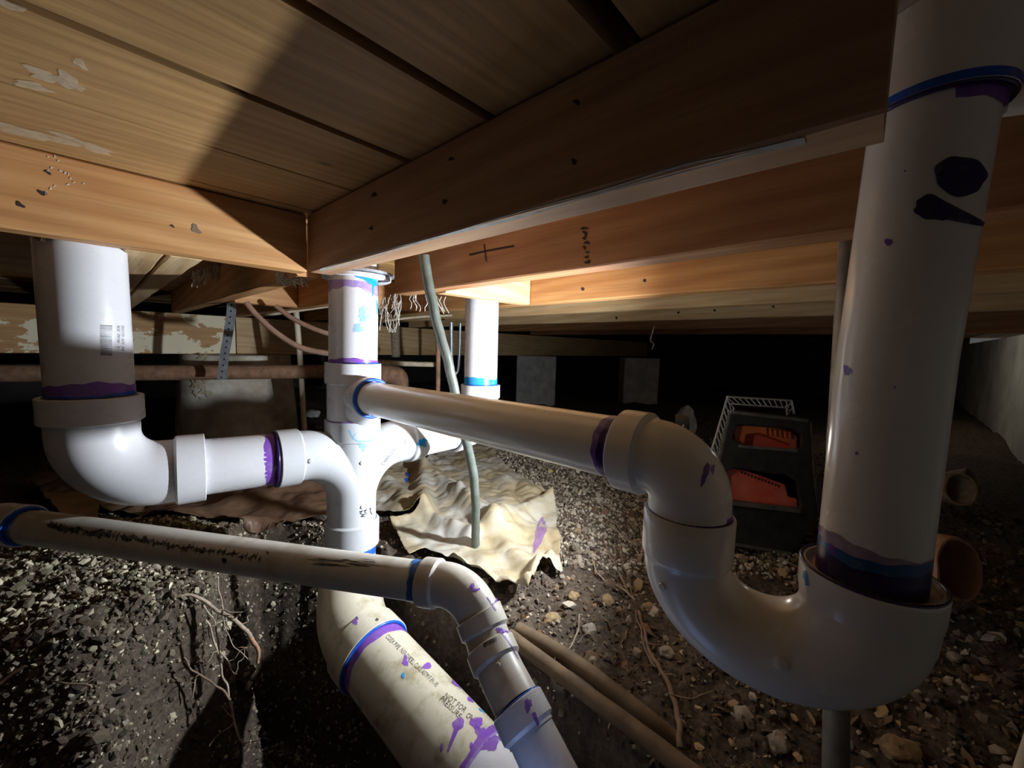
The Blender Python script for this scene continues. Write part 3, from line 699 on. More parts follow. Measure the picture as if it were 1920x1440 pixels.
#PART3
# ------------------------------------------------------------------ soil
def axis(lo, hi, c, d0, g, cap):
    a = [c]; d = d0
    while a[-1] < hi: a.append(a[-1] + d); d = min(cap, d * (g if abs(a[-1] - c) > .75 else 1.0))
    b = [c]; d = d0
    while b[-1] > lo: b.append(b[-1] - d); d = min(cap, d * (g if abs(b[-1] - c) > .75 else 1.0))
    return np.array(b[:0:-1] + a)
TR = np.array([(-.555, .76), (-.66, .86), (-.62, .95), (-.33, .92), (-.19, .78), (-.03, .655), (.10, .53), (.22, .36), (.26, .02), (-.9, -.1), (-1.2, .40), (-.80, .45), (-.64, .475), (-.55, .50), (-.53, .55), (-.50, .62), (-.52, .68)])
def sdf(px, py, poly):
    d = np.full(px.shape, 1e9); ins = np.zeros(px.shape, bool); n = len(poly)
    for i in range(n):
        a, b = poly[i], poly[(i + 1) % n]; ex, ey = b - a; wx, wy = px - a[0], py - a[1]
        t = np.clip((wx * ex + wy * ey) / (ex * ex + ey * ey), 0, 1); d = np.minimum(d, np.hypot(wx - ex * t, wy - ey * t))
        c = (a[1] > py) != (b[1] > py)
        with np.errstate(divide='ignore', invalid='ignore'): xx = (b[0] - a[0]) * (py - a[1]) / (b[1] - a[1]) + a[0]
        ins ^= c & (px < xx)
    return np.where(ins, -d, d)
def sstep(x): x = np.clip(x, 0, 1); return x * x * (3 - 2 * x)
def height(X, Y, fine=True):
    X, Y = np.asarray(X, float), np.asarray(Y, float)
    R = X * R0.x + Y * R0.y; Fd = X * F0.x + Y * F0.y
    h = .035 * fbm(X, Y, 2.2, 3) + .022 * fbm(X + 5, Y, 9, 3)
    if fine: h = h + .014 * fbm(X, Y + 3, 34, 3, .6)
    # bank at the left, gravelly top
    h = h + .085 * sstep((-.30 - R) / .25) * sstep((1.15 - Fd) / .35)
    # hollow in the bank
    h = h - .10 * np.exp(-(((R + .46) / .06) ** 2 + ((Fd - .52) / .06) ** 2))
    # soil slopes up to the right hand wall
    h = h + .15 * sstep((.28 - Y) / .65) * sstep((X - 1.7) / 1.6)
    d = sdf(R, Fd, TR) + .02 * fbm(X, Y, 12, 3)
    wd = .070 + .09 * sstep((-.30 - R) / .2) * sstep((.60 - Fd) / .15)
    h = h - .55 * sstep((.012 - d) / wd)
    return h
ax_, ay_ = axis(-2.3, 6.1, .45, .0058, 1.045, .09), axis(-.9, 4.7, .45, .0058, 1.045, .09)
GX, GY = np.meshgrid(ax_, ay_, indexing='ij'); GZ = height(GX, GY)
nx_, ny_ = GX.shape
V = np.stack([GX, GY, GZ], -1).reshape(-1, 3); ii = np.arange(nx_ * ny_).reshape(nx_, ny_)
Fq = np.stack([ii[:-1, :-1], ii[1:, :-1], ii[1:, 1:], ii[:-1, 1:]], -1).reshape(-1, 4)
def npmesh(name, V, Fq, mat, smooth=True):
    m = bpy.data.meshes.new(name); k = Fq.shape[1]
    m.vertices.add(len(V)); m.vertices.foreach_set('co', V.astype(np.float32).ravel())
    m.loops.add(Fq.size); m.loops.foreach_set('vertex_index', Fq.astype(np.int32).ravel())
    m.polygons.add(len(Fq)); m.polygons.foreach_set('loop_start', np.arange(0, Fq.size, k, dtype=np.int32))
    m.update(calc_edges=True); m.materials.append(mat)
    m.polygons.foreach_set('use_smooth', [smooth] * len(Fq)); m.validate()
    o = bpy.data.objects.new(name, m); COL.objects.link(o); return o
gr = npmesh('floor', V, Fq, SOIL); gr['kind'] = 'structure'
def gh(x, y): return float(height(np.array([x]), np.array([y]))[0])
def ground_at(px, py, z0=0.0):
    z = z0
    for _ in range(5):
        p = on(px, py, 2, z); z = .5 * z + .5 * gh(p.x, p.y)
    p = on(px, py, 2, z); return p

# crumbs of soil and gravel: nobody could count them
def ico():
    bm = bmesh.new(); bmesh.ops.create_icosphere(bm, subdivisions=1, radius=1); V = np.array([v.co[:] for v in bm.verts]); F = np.array([[v.index for v in f.verts] for f in bm.faces]); bm.free(); return V, F
IV, IF = ico()
def crumbs(name, xy, size, mat, flat=.75, label=None, cat=None, rough=.35, sink=.3):
    n = len(xy); Z = height(xy[:, 0], xy[:, 1]); dist = np.hypot(xy[:, 0], xy[:, 1]); size = size * np.clip(.45 + .6 * dist, .62, 1.0)
    q = rng.normal(size=(n, 4)); q /= np.linalg.norm(q, axis=1)[:, None]; a, b, c, d = q.T
    Rm = np.stack([1 - 2 * (c * c + d * d), 2 * (b * c - a * d), 2 * (b * d + a * c), 2 * (b * c + a * d), 1 - 2 * (b * b + d * d), 2 * (c * d - a * b), 2 * (b * d - a * c), 2 * (c * d + a * b), 1 - 2 * (b * b + c * c)], -1).reshape(n, 3, 3)
    loc = IV[None] * (1 + rng.uniform(-rough, rough, (n, len(IV), 1))); sc = rng.uniform(.6, 1.3, (n, 1, 3)); sc[:, :, 2] *= flat
    V = np.einsum('nij,nkj->nki', Rm, loc * sc) * size[:, None, None]
    V[:, :, 0] += xy[:, 0:1]; V[:, :, 1] += xy[:, 1:2]; V[:, :, 2] += (Z + size * (flat - sink))[:, None]
    Fq = (IF[None] + (np.arange(n) * len(IV))[:, None, None]).reshape(-1, 3)
    o = npmesh(name, V.reshape(-1, 3), Fq, mat, False); tag(o, label, cat, kind='stuff'); return o
def scatter(n, Rr, Fr, pw=1.0, cond=None):
    R = rng.uniform(*Rr, n * 3); Fd = Fr[0] + (Fr[1] - Fr[0]) * rng.random(n * 3) ** pw
    ok = np.abs(R) < Fd * 1.45 + .1
    if cond is not None: ok &= cond(R, Fd)
    R, Fd = R[ok][:n], Fd[ok][:n]; return np.stack([R * R0.x + Fd * F0.x, R * R0.y + Fd * F0.y], -1)
far_tr = lambda R, Fd: sdf(R, Fd, TR) > -.09
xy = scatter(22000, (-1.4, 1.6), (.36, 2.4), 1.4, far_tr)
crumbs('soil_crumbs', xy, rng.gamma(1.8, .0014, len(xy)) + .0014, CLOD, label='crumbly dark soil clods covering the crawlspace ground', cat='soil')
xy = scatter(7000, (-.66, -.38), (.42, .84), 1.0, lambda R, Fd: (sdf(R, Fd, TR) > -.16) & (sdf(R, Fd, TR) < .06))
crumbs('bank_crumbs', xy, rng.gamma(1.8, .0013, len(xy)) + .0014, DCLOD, label='crumbs clinging to the side of the trench below roots, coloured dark for shade', cat='soil')
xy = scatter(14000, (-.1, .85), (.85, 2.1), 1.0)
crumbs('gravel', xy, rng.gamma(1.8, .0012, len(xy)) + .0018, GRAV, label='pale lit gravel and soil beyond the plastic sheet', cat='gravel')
xy = scatter(14000, (-1.2, -.34), (.36, .95), 1.0, far_tr)
crumbs('bank_gravel', xy, rng.gamma(1.8, .0009, len(xy)) + .0010, BANK, label='yellowish gravelly crumbs on the bank at lower left', cat='gravel')
xy = scatter(2600, (0.02, 1.3), (.36, 1.2), 1.2, far_tr)
crumbs('leaf_litter', xy, rng.gamma(2.2, .0017, len(xy)) + .0018, LEAF, flat=.22, label='dead leaf and bark bits strewn on dark soil at lower right', cat='litter', sink=.0)

# ------------------------------------------------------------------ single stones
def stone(name, p, r, mat, label, cat='stone', sc=(1, 1, .7), group=None, sub=3, lift=.3, rot=0):
    bm = bmesh.new(); bmesh.ops.create_icosphere(bm, subdivisions=sub, radius=1); sd = random.uniform(0, 90)
    for v in bm.verts:
        c = v.co.copy(); q = 1 + .35 * noise.noise(c * 1.3 + Vector((sd, 0, 0))) + .12 * noise.noise(c * 4 + Vector((0, sd, 0)))
        v.co = Vector((c.x * sc[0], c.y * sc[1], c.z * sc[2])) * r * q
    bmesh.ops.dissolve_limit(bm, angle_limit=.20, verts=bm.verts, edges=bm.edges)
    bmesh.ops.triangulate(bm, faces=bm.faces)
    m = bpy.data.meshes.new(name); bm.to_mesh(m); bm.free(); m.materials.append(mat)
    o = bpy.data.objects.new(name, m); COL.objects.link(o); o.location = Vector(p) + Vector((0, 0, r * sc[2] * lift)); o.rotation_euler = (random.uniform(-.3, .3), random.uniform(-.3, .3), rot or random.uniform(0, 6))
    tag(o, label, cat, group); return o
stone('stone', ground_at(1688, 1412), .022, ROCKY, 'pale yellowish flat stone at bottom right near the thin upright conduit', sc=(1.1, .8, .5))
cb = stone('concrete_chunk', ground_at(1285, 810), .085, CONC, 'grey broken concrete chunk standing behind the trap elbow', 'concrete chunk', sc=(.75, .6, 1.25), lift=.6)
stone('stone', ground_at(585, 782), .045, CONC, 'pale rubble stone beside the thin upright stake near the round pier', sc=(1.2, .7, .8))
k = 0
for (x, y, r, lab) in [(1140, 1130, .012, 'tan crumbly clod left of the trap bend, below the roots'), (1105, 1185, .013, 'round grey brown clod above the two buried pipes'), (1035, 1165, .014, 'brown clod beside the narrow pipe elbows'),
                       (1215, 1140, .010, 'light clod just left of the trap bend nub'), (1250, 1225, .010, 'small tan clod under the trap bend'), (1075, 1120, .010, 'grey clod just below the plastic sheet corner'),
                       (1460, 1395, .012, 'brown clod left of the upright conduit at the bottom'), (1395, 1345, .011, 'tan clod beneath the lowest curve of trap'), (1625, 1320, .009, 'small grey stone just right of the upright conduit'),
                       (1390, 1050, .013, 'pale flat stone under the black tool case'), (1790, 1235, .009, 'small pale stone right of the trap hub')]:
    stone('soil_clod', ground_at(x, y), r * 1.15, random.choice([ROCK, ROCKY]) if k not in (9,) else ROCKY, lab, 'clod', sc=(1, .9, .7)); k += 1
stone('yellow_crumb', ground_at(1033, 883), .008, YEL, 'bright yellow crumb on the lit gravel', 'crumb', sc=(1.3, .8, .6), sub=2)
stone('orange_crumb', ground_at(1125, 893), .009, CLAY, 'flat orange chip on gravel under the trap arm', 'crumb', sc=(1.8, .7, .35), sub=2)

# ------------------------------------------------------------------ roots
def smooth_path(pts, n=10, wob=.004):
    pts = [Vector(p) for p in pts]; out = []
    for i in range(len(pts) - 1):
        p0, p1, p2, p3 = pts[max(i - 1, 0)], pts[i], pts[i + 1], pts[min(i + 2, len(pts) - 1)]
        for k in range(n):
            t = k / n; q = .5 * ((2 * p1) + (p2 - p0) * t + (2 * p0 - 5 * p1 + 4 * p2 - p3) * t * t + (3 * p1 - p0 - 3 * p2 + p3) * t ** 3)
            out.append(q + (noise.noise_vector(q * 40) * wob if wob else Vector()))
    out.append(pts[-1]); return out
def root(pts, r0, r1, mat, label, twigs=0, parent=None, name='root', cat='root', wob=.004):
    p = smooth_path(pts, 10, wob); n = len(p); mb = MB().sweep(p, [r0 + (r1 - r0) * i / (n - 1) for i in range(n)], 8, jitter=.12)
    o = mb.build(name, mat, None, True, 80); tag(o, label, cat)
    for k in range(twigs):
        i = random.randrange(n // 5, n - 2); d = (p[i + 1] - p[i]).normalized(); s_ = (noise.random_unit_vector() + d * .6).normalized(); s_.z = abs(s_.z) * .3 if not parent else -abs(s_.z)
        q = [p[i] + s_ * (.012 * t) + noise.noise_vector(p[i] * 30 + Vector((t, 0, 0))) * .006 * (t > 0) for t in range(5)]
        t_ = MB().sweep(smooth_path(q, 4, .001), [max(.0004, r1 * .5 * (1 - j / 18)) for j in range(17)], 6).build('rootlet', mat, None, True, 80); adopt(t_, o); t_.matrix_parent_inverse = Matrix.Identity(4)
    return o
G = lambda pts, up=.006: [ground_at(x, y) + Vector((0, 0, up)) for x, y in pts]
root(G([(1130, 1010), (1150, 1060), (1175, 1110), (1200, 1160), (1215, 1220)]) + G([(1235, 1265), (1262, 1320), (1272, 1390), (1275, 1420)], .012), .0024, .0042, ROOT, 'long brown root winding from the gravel down past the buried pipes', 4)
root(G([(1150, 1015), (1170, 1065), (1185, 1115), (1195, 1170), (1215, 1240), (1230, 1262)], .008), .0014, .0022, ROOT, 'thinner root running beside the long brown root left of trap', 3)
root(G([(1100, 1010), (1112, 1060), (1135, 1095), (1160, 1105), (1190, 1130)]), .0012, .0016, ROOTP, 'pale thin root curling toward the long brown root', 3)
root(G([(1060, 948), (1100, 970), (1140, 990), (1175, 1015), (1200, 1050)]), .0012, .0016, ROOTP, 'thin straw root beginning at the plastic sheet corner', 3)
root(G([(1072, 948), (1110, 965), (1150, 985), (1165, 1000)]), .0018, .0010, ROOTP, 'straight pale twig on gravel below the arm', 1)
root(G([(1030, 955), (1060, 905), (1075, 880)]), .0012, .0008, ROOTP, 'short pale twig standing on the lit gravel', 0)
root(G([(1120, 940), (1150, 960), (1185, 975), (1215, 1000)]), .0010, .0010, ROOTP, 'fine pale root crossing gravel near the trap hub', 2)
root(G([(1085, 1165), (1080, 1205), (1065, 1230), (1040, 1250)], .012), .0014, .0009, ROOTP, 'bent pale root just above the buried pipes', 2)
root(G([(1115, 1240), (1113, 1280), (1118, 1320)], .01), .0012, .0012, ROOT, 'short dark root lying across the upper buried pipe', 2)
root(G([(1255, 1310), (1290, 1322), (1335, 1308)], .01), .0007, .0006, ROOTP, 'hair thin pale root under the trap bottom', 0)
# roots hanging out of the bank into the trench
a = lambda *q: [P(*t) for t in q]
bank = empty('x', (0, 0, 0)); bpy.data.objects.remove(bank)
root(a((300, 1118, .63), (360, 1118, .64), (400, 1138, .65), (440, 1165, .65), (470, 1195, .65)), .0020, .0034, ROOTP, 'thick pale root poking from the bank over the trench', 3)
root(a((470, 1195, .65), (480, 1215, .655), (484, 1243, .66)), .0036, .0022, CLAY, 'stubby broken root end hanging over the trench', 1)
root(a((380, 1135, .64), (402, 1170, .645), (412, 1215, .65), (432, 1250, .66), (445, 1262, .66)), .0013, .0009, ROOTP, 'thin root drooping beside the thick pale one', 2)
root(a((385, 1160, .63), (405, 1205, .64), (415, 1260, .65), (430, 1305, .655), (445, 1370, .65), (457, 1398, .65)), .0014, .0018, ROOTP, 'longest root hanging from bank deep into the trench', 4)
root(a((345, 1230, .62), (370, 1260, .63), (405, 1285, .64), (432, 1312, .645)), .0012, .0017, ROOT, 'dark side root joining the longest hanging root', 1)
root(a((407, 1080, .68), (414, 1120, .675), (424, 1160, .67), (432, 1180, .67)), .0010, .0012, ROOTP, 'fine root dangling from the bank top below the narrow pipe', 3)
root(a((415, 1150, .66), (428, 1190, .66), (446, 1220, .66), (466, 1237, .66)), .0007, .0006, ROOTP, 'hair thin curved root above the trench', 0)
root(a((95, 1275, .47), (130, 1280, .475), (172, 1290, .48)), .0010, .0012, ROOT, 'dim root on the dark lower slope of bank', 1)
root(a((0, 1280, .45), (30, 1262, .46), (50, 1250, .47)), .0018, .0014, ROOTP, 'pale root at the left edge of the bank', 0)
root(a((365, 1275, .63), (362, 1300, .63), (361, 1308, .63)), .0009, .0009, ROOTP, 'tiny root tip hanging below the bank face', 0)

# ------------------------------------------------------------------ buried pipes, broken clay pipes
def tube_thing(name, pts, r, mat, label, cat='pipe', seg=20, n=8, wob=.0008, jit=0):
    p = smooth_path(pts, n, wob); o = MB().sweep(p, r, seg, jitter=jit).build(name, mat, None, True, 40); return tag(o, label, cat)
tube_thing('buried_pipe', [on(x, y, 2, .016) for x, y in ((955, 1192), (1060, 1272), (1180, 1360), (1320, 1470))], .0115, OLDP, 'brown earth stained pipe lying along the trench edge, lower of two')
tube_thing('buried_pipe', [on(x, y, 2, z) for x, y, z in ((970, 1180, .018), (1060, 1230, .016), (1150, 1296, .012), (1220, 1352, .004), (1290, 1412, -.03))], .0120, OLDP, 'dull brown half buried pipe above the other along trench edge')
def open_pipe(name, c, d, r, L, mat, label, th=.15):
    c, d = Vector(c), Vector(d).normalized(); mb = MB()
    ringsweep(mb, [c - d * L, c - d * L * .5, c - d * .003, c, c, c - d * .004, c - d * L * .9], [r * .97, r, r, r * .97, r * (1 - th * .8), r * (1 - th), r * (1 - th)], [d] * 7, 40)
    for i, v in enumerate(mb.V): mb.V[i] = v + noise.noise_vector(v * 45) * r * .05
    o = mb.build(name, mat, None, True, 50); return tag(o, label, 'pipe')
c = P(1802, 918, 1.12); open_pipe('clay_pipe', c, (-.75, -.62, .22), .046, .16, CLAYP, 'small open ended pale clay pipe lying on the soil right of the riser', .16)
c = P(1826, 903, 1.30); open_pipe('clay_pipe', c, (-.3, -.9, .5), .044, .05, CLAYP, 'broken clay collar leaning behind the small open clay pipe', .12)
c = P(1800, 1068, .66); open_pipe('clay_pipe', c, (-.55, -.80, .25), .052, .16, CLAY, 'reddish clay pipe end half hidden behind the riser foot', .14)

# ------------------------------------------------------------------ piers
def round_pier():
    c = on(452, 815, 2, 0); c = Vector((c.x, c.y, 0)); F_ = (c - Vector((0, 0, 0))).dot(F0); r = 92 / FPX * F_ * .96
    mb = MB(); prof = [(-.12, 1.10), (.10, 1.07), (.22, 1.03), (.32, 1.0), (.40, .985), (.425, .97), (.4285, .94)]; seg = 72
    for z, q in prof:
        for j in range(seg):
            a = 2 * math.pi * j / seg; k = 1 + .012 * noise.noise(Vector((math.cos(a) * 3, math.sin(a) * 3, z * 9)))
            mb.V.append(c + Vector((math.cos(a) * r * q * k, math.sin(a) * r * q * k, z)))
    for i in range(len(prof) - 1):
        for j in range(seg): k = (j + 1) % seg; mb.F.append((i * seg + j, i * seg + k, (i + 1) * seg + k, (i + 1) * seg + j))
    mb.F.append(tuple((len(prof) - 1) * seg + j for j in range(seg)))
    o = mb.build('round_pier', CONCD, None, True, 50); tag(o, 'round drum shaped concrete pier with crumbling face under the painted girder', 'pier')
    t = bvh([o]); ps = []
    for k in range(46): ps.append(blob(random.uniform(362, 396), random.uniform(666, 752), random.uniform(3, 7), random.uniform(1.5, 4), random.uniform(-1, 1), .6, 9, 1))
    x = lay('peeling_render', t, *join2(ps), LATH, o, .006)
    if x: x.matrix_parent_inverse = Matrix.Identity(4); x['kind'] = 'stuff'
    return o
round_pier()
def block_pier(x0, x1, yb, F_, label, top=.4285, dep=.2):
    p0, p1 = rf((x0 - 960) / FPX * F_, F_), rf((x1 - 960) / FPX * F_, F_); d = (p1 - p0); nrm = Vector((-d.y, d.x, 0)).normalized() * dep
    if nrm.dot(F0) < 0: nrm = -nrm
    b = [p0, p1, p1 + nrm, p0 + nrm]; V = [q + Vector((0, 0, -.1)) for q in b] + [q + Vector((0, 0, top)) for q in b]
    bm = bmesh.new(); vs = [bm.verts.new(v) for v in V]
    for f in [(3, 2, 1, 0), (4, 5, 6, 7), (0, 1, 5, 4), (1, 2, 6, 5), (2, 3, 7, 6), (3, 0, 4, 7)]: bm.faces.new([vs[i] for i in f])
    bmesh.ops.bevel(bm, geom=list(bm.edges), offset=.008, segments=2, affect='EDGES', profile=.5)
    m = bpy.data.meshes.new('block_pier'); bm.to_mesh(m); bm.free(); m.materials.append(CONC); o = bpy.data.objects.new('block_pier', m); COL.objects.link(o); tag(o, label, 'pier')
block_pier(968, 1042, 750, 3.62, 'grey concrete block pier under the dark girder behind the long arm')
block_pier(262, 328, 740, 3.3, 'grey square pier seen between left pipe and round pier', .43)
block_pier(1170, 1236, 750, 3.9, 'nearly black block pier in the dark right of the grey one', .43)

# ------------------------------------------------------------------ thin pipes, tubes, strap, cable
ir = empty('iron_pipe', P(300, 702, 1.62)); tag(ir, 'rusty horizontal iron pipe strapped under the painted girder', 'pipe')
pts = [P(-60, 701, 1.36), P(300, 699, 1.56), P(620, 697, 1.80), P(725, 700, 1.88)]
put(MB().sweep(smooth_path(pts, 8, .0008), .0300, 24), 'pipe', RUST, ir); put(MB().sweep(smooth_path([P(690, 700, 1.86), P(735, 703, 1.89), P(748, 710, 1.90), P(748, 740, 1.92)], 5, 0), .043, 24), 'elbow', RUST, ir)
sp_ = empty('hanger_strap', P(437, 566, 1.45)); tag(sp_, 'perforated galvanised hanger strap holding the rusty iron pipe', 'strap')
def strap(pts, w_, parent):
    V = []; Fc = []; p = [P(*q) for q in pts]; p = smooth_path(p, 6, 0); sd = (CR * .9 + FW * .3).normalized(); n = len(p)
    for q in p: V += [q - sd * w_ / 2, q + sd * w_ / 2, q + sd * w_ / 2 + FW * .0015, q - sd * w_ / 2 + FW * .0015]
    for i in range(n - 1):
        for j in range(4): Fc.append((4 * i + j, 4 * i + (j + 1) % 4, 4 * i + 4 + (j + 1) % 4, 4 * i + 4 + j))
    mb = MB(); mb.add(V, Fc); return put(mb, 'strap', GALV, parent)
so = strap([(435, 562, 1.46), (433, 590, 1.47), (427, 630, 1.48), (420, 670, 1.49), (416, 711, 1.50)], .030, sp_)
t = bvh([so]); ps = [blob(434 - 19 * (k / 12) ** 1.15, 572 + 11.3 * k, 1.8, 1.8, 0, 0, 10, 1) for k in range(13)]
x = lay('strap_holes', t, *join2(ps), TEAR, sp_, .0006); x['kind'] = 'stuff'
tube_thing('copper_tube', [P(462, 568, 1.20), P(480, 590, 1.20), (P(515, 622, 1.2)), P(560, 650, 1.2), P(605, 661, 1.2), P(660, 666, 1.2)], .0085, COPPER, 'lower dull copper tube curving to the central stack', wob=0)
tube_thing('copper_tube', [P(518, 574, 1.25), P(545, 595, 1.25), P(585, 615, 1.25), P(625, 628, 1.25), P(670, 636, 1.25)], .0078, COPPER, 'upper dull copper tube curving to the central stack', wob=0)
tube_thing('stake', [P(555, 583, 1.7), P(563, 680, 1.75), P(571, 806, 1.84)], .0120, LATH, 'thin pale upright stake beside the round pier', 'stake', 10)
tube_thing('stake', [P(822, 628, 1.6), P(821, 735, 1.66), P(820, 850, 1.75)], .0095, RUST, 'slim rusty upright rod left of the leaning cable', 'rod', 12)
tube_thing('steel_tube', [P(846, 604, 1.7), P(847, 690, 1.76), P(851, 735, 1.78)], .0085, GALV, 'slim grey steel tube behind the leaning cable', 'tube', 12)
tube_thing('steel_tube', [P(863, 606, 1.86), P(861, 668, 1.9), P(858, 695, 1.92), P(852, 703, 1.92)], .0065, GALV, 'bent slim steel tube ending left of the far white pipe', 'tube', 10)
tube_thing('water_pipe', [P(700, 679, 1.62), P(760, 682, 1.64), P(822, 684, 1.66)], .0105, CLAYP, 'thin pale horizontal pipe end right of the central stack', 'pipe', 14)
tube_thing('cable', [P(795, 478, .74), P(803, 530, .75), P(820, 610, .77), P(838, 670, .78), P(853, 735, .80), P(868, 805, .82), P(882, 860, .86), P(890, 910, .88), P(892, 980, .92), (P(891, 1080, .97)), P(890, 1110, .99)], .0098, CABLE, 'grey cable dropping from the joist behind the long arm to soil', 'cable', 16, wob=.0015)
tube_thing('conduit', [P(1606, 262, .60), P(1592, 480, .545), P(1580, 700, .515), P(1570, 900, .49), P(1568, 1150, .47), P(1567, 1520, .44)], .0125, CONDUIT, 'slim dark upright conduit passing behind the riser and trap', 'conduit', 20, wob=.0004)
tube_thing('rod', [P(1940, 1370, .42), P(1905, 1480, .42)], .006, LATH, 'pale rod tip at the bottom right corner', 'rod', 10)
put(MB().sweep([P(1840, 196, .30), P(1935, 183, .29)], .0105, 24), 'branch_pipe', PVCT, tr)
tube_thing('lath', [P(492, 592, 1.5), P(625, 573, 1.5), P(700, 566, 1.5), P(870, 558, 1.55)], .0055, LATH, 'long thin pale lath crossing behind the central stack', 'lath', 6, wob=0)
tube_thing('lath', [P(716, 602, 1.7), P(790, 594, 1.72), P(880, 590, 1.75)], .0050, LATH, 'short thin lath behind the cobweb', 'lath', 6, wob=0)
for (x, r, lab) in ((742, .028, 'tan vertical pipe against the girder right of the central stack'),):
    tube_thing('vertical_pipe', [P(x, 606, 2.6), P(x, 668, 2.66)], r, CLAYP, lab, 'pipe', 20, wob=0)
mb = MB(); o = None

# timber details: nails and stamps, cut block, fibres
def mark(objs, parent, lst, mat, name, kind=None):
    tmp = []
    for o in objs:
        pass
    V, Fc = join2(lst); dg = bpy.context.evaluated_depsgraph_get(); dg.update()
    VV, FF = [], []
    for o in objs:
        b = len(VV); VV += [o.matrix_world @ v.co for v in o.data.vertices]; FF += [tuple(i + b for i in p.vertices) for p in o.data.polygons]
    t = BVHTree.FromPolygons(VV, FF); x = lay(name, t, V, Fc, mat, None, .0006)
    if x: x.parent = parent; x.matrix_parent_inverse = parent.matrix_world.inverted()
    if x and kind: x['kind'] = kind
    return x
bpy.context.view_layer.update()
NAIL = plain('nail_hole', (.035, .02, .015), .9, 0, .2, 50, 0)
PALES = plain('pale_scrape', (.62, .58, .52), .8, 0, .35, 70, 0)
CHALK = trans('chalk', (.72, .62, .46), .42)
GREYS = plain('grey_weathering', (.27, .27, .28), .85, 0, .5, 50, 0, dark=(.48, .46, .42))
mark([ce], ce, [blob(85, 140, 42, 9, .25, .5), blob(130, 152, 34, 10, .5, .5), blob(150, 118, 18, 5, .6, .5), blob(60, 160, 40, 6, .2, .4), blob(60, 250, 80, 9, .25, .4), blob(160, 270, 50, 7, .35, .5), blob(20, 10, 26, 6, .3, .3)], CHALK, 'chalky_stain')
mark([hd], hd, [blob(random.uniform(85, 160), random.uniform(285, 365), random.uniform(1, 3.2), random.uniform(1, 2.4), 0, .4, 9, 1) for _ in range(16)], PALES, 'paint_specks', 'stuff')
js = {round(o.location.x, 3): o for o in COL.objects if o.name.startswith('floor_joist')}
for x, y, r in [(1082, 192, 5), (1077, 303, 5), (847, 298, 4), (834, 378, 4), (702, 365, 4), (697, 428, 3.5)]: mark([mj], mj, [blob(x, y, r * 1.2, r, .3, .4, 14, 1)], NAIL, 'nail_hole')
E0 = [(600, 506), (690, 481), (800, 450), (870, 431), (960, 407), (1060, 378), (1170, 347), (1290, 312), (1400, 287), (1510, 262)]
V, Fc = stroke(E0, lambda t: 4 + 9 * t + 3 * math.sin(t * 19)); mark([mj], mj, [(V, Fc)], GREYS, 'weathered_edge')
for x, y, r in [(90, 323, 4.5), (80, 362, 6), (38, 384, 6), (367, 430, 8), (323, 424, 3)]: mark([hd], hd, [blob(x, y, r * 1.3, r * .8, .5, .5, 14, 1)], NAIL if r < 8 else ROOT, 'nail_hole')
o3 = [o for o in COL.objects if o.name.startswith('floor_joist') and abs(o.location.x - .84) < .001][0]
for x, y in [(987, 546), (1093, 542), (1209, 526)]: mark([o3], o3, [blob(x, y, 3.2, 3.2, 0, .1, 14, 1)], NAIL, 'nail_head')
o2 = [o for o in COL.objects if o.name.startswith('floor_joist') and abs(o.location.x - .518) < .001 and o.location.y < 0][0]
ps = [blob(1099 + random.uniform(-4, 4), 428 + 9 * k, random.uniform(3, 7), random.uniform(2, 4), random.uniform(-.5, .5), .6, 12, 1) for k in range(8)]
for q in ps: mark([o2], o2, [q], NAIL, 'stamp_mark')
mark([o2], o2, [stroke([(880, 478), (915, 470), (965, 461)], 4)], REDP if False else NAIL, 'stamp_mark'); mark([o2], o2, [stroke([(908, 458), (912, 490)], 2.5)], NAIL, 'stamp_mark')
o4 = [o for o in COL.objects if o.name.startswith('floor_joist') and abs(o.location.x - 1.51) < .001][0]
for x, y in [(1156, 596), (1272, 586), (1340, 582), (1450, 575)]: mark([o4], o4, [blob(x, y, 2.6, 2.4, 0, .2, 12, 1)], NAIL, 'nail_hole')
def fibres(x0, y0, x1, y1, Z, n, ln, label, web=False):
    mb = MB()
    for k in range(n):
        t = random.random(); x = x0 + (x1 - x0) * t; y = y0 + (y1 - y0) * t; zz = Z + random.uniform(-.02, .02)
        L = ln * random.uniform(.3, 1); q = [P(x, y - 3, zz)]
        for j in range(4): x += random.uniform(-5, 5); y += L / 4; q.append(P(x, y, zz))
        mb.sweep(smooth_path(q, 3, .001), random.uniform(.0006, .0016), 5)
    if web:
        for k in range(8):
            q = [P(random.uniform(x0 - 15, x1 + 30), y0 + random.uniform(-5, 20), Z), P((x0 + x1) / 2 + random.uniform(-10, 20), y0 + ln * .55, Z), P((x0 + x1) / 2 + random.uniform(-4, 8), y0 + ln, Z)]
            mb.sweep(smooth_path(q, 5, .003), .0008, 5)
    o = mb.build('hanging_fibres', FIB, None, True, 80); tag(o, label, 'fibres', kind='stuff')
fibres(520, 512, 575, 520, .76, 60, 22, 'torn pale fibres hanging under the corner of the header board')
fibres(360, 512, 408, 497, 1.12, 40, 32, 'torn pale fibres hanging from the pale doubled joist')
fibres(716, 563, 750, 548, 1.15, 18, 60, 'cobweb strands with dust behind the central stack', True)
fibres(770, 555, 850, 560, .98, 12, 30, 'few pale fibres under the pale short header')
root(a((1227, 612, 1.6), (1220, 637, 1.6), (1226, 645, 1.6), (1222, 655, 1.6)), .003, .002, FIB, 'little white curl dangling under the far joists', name='hanging_thread', cat='thread', wob=0)
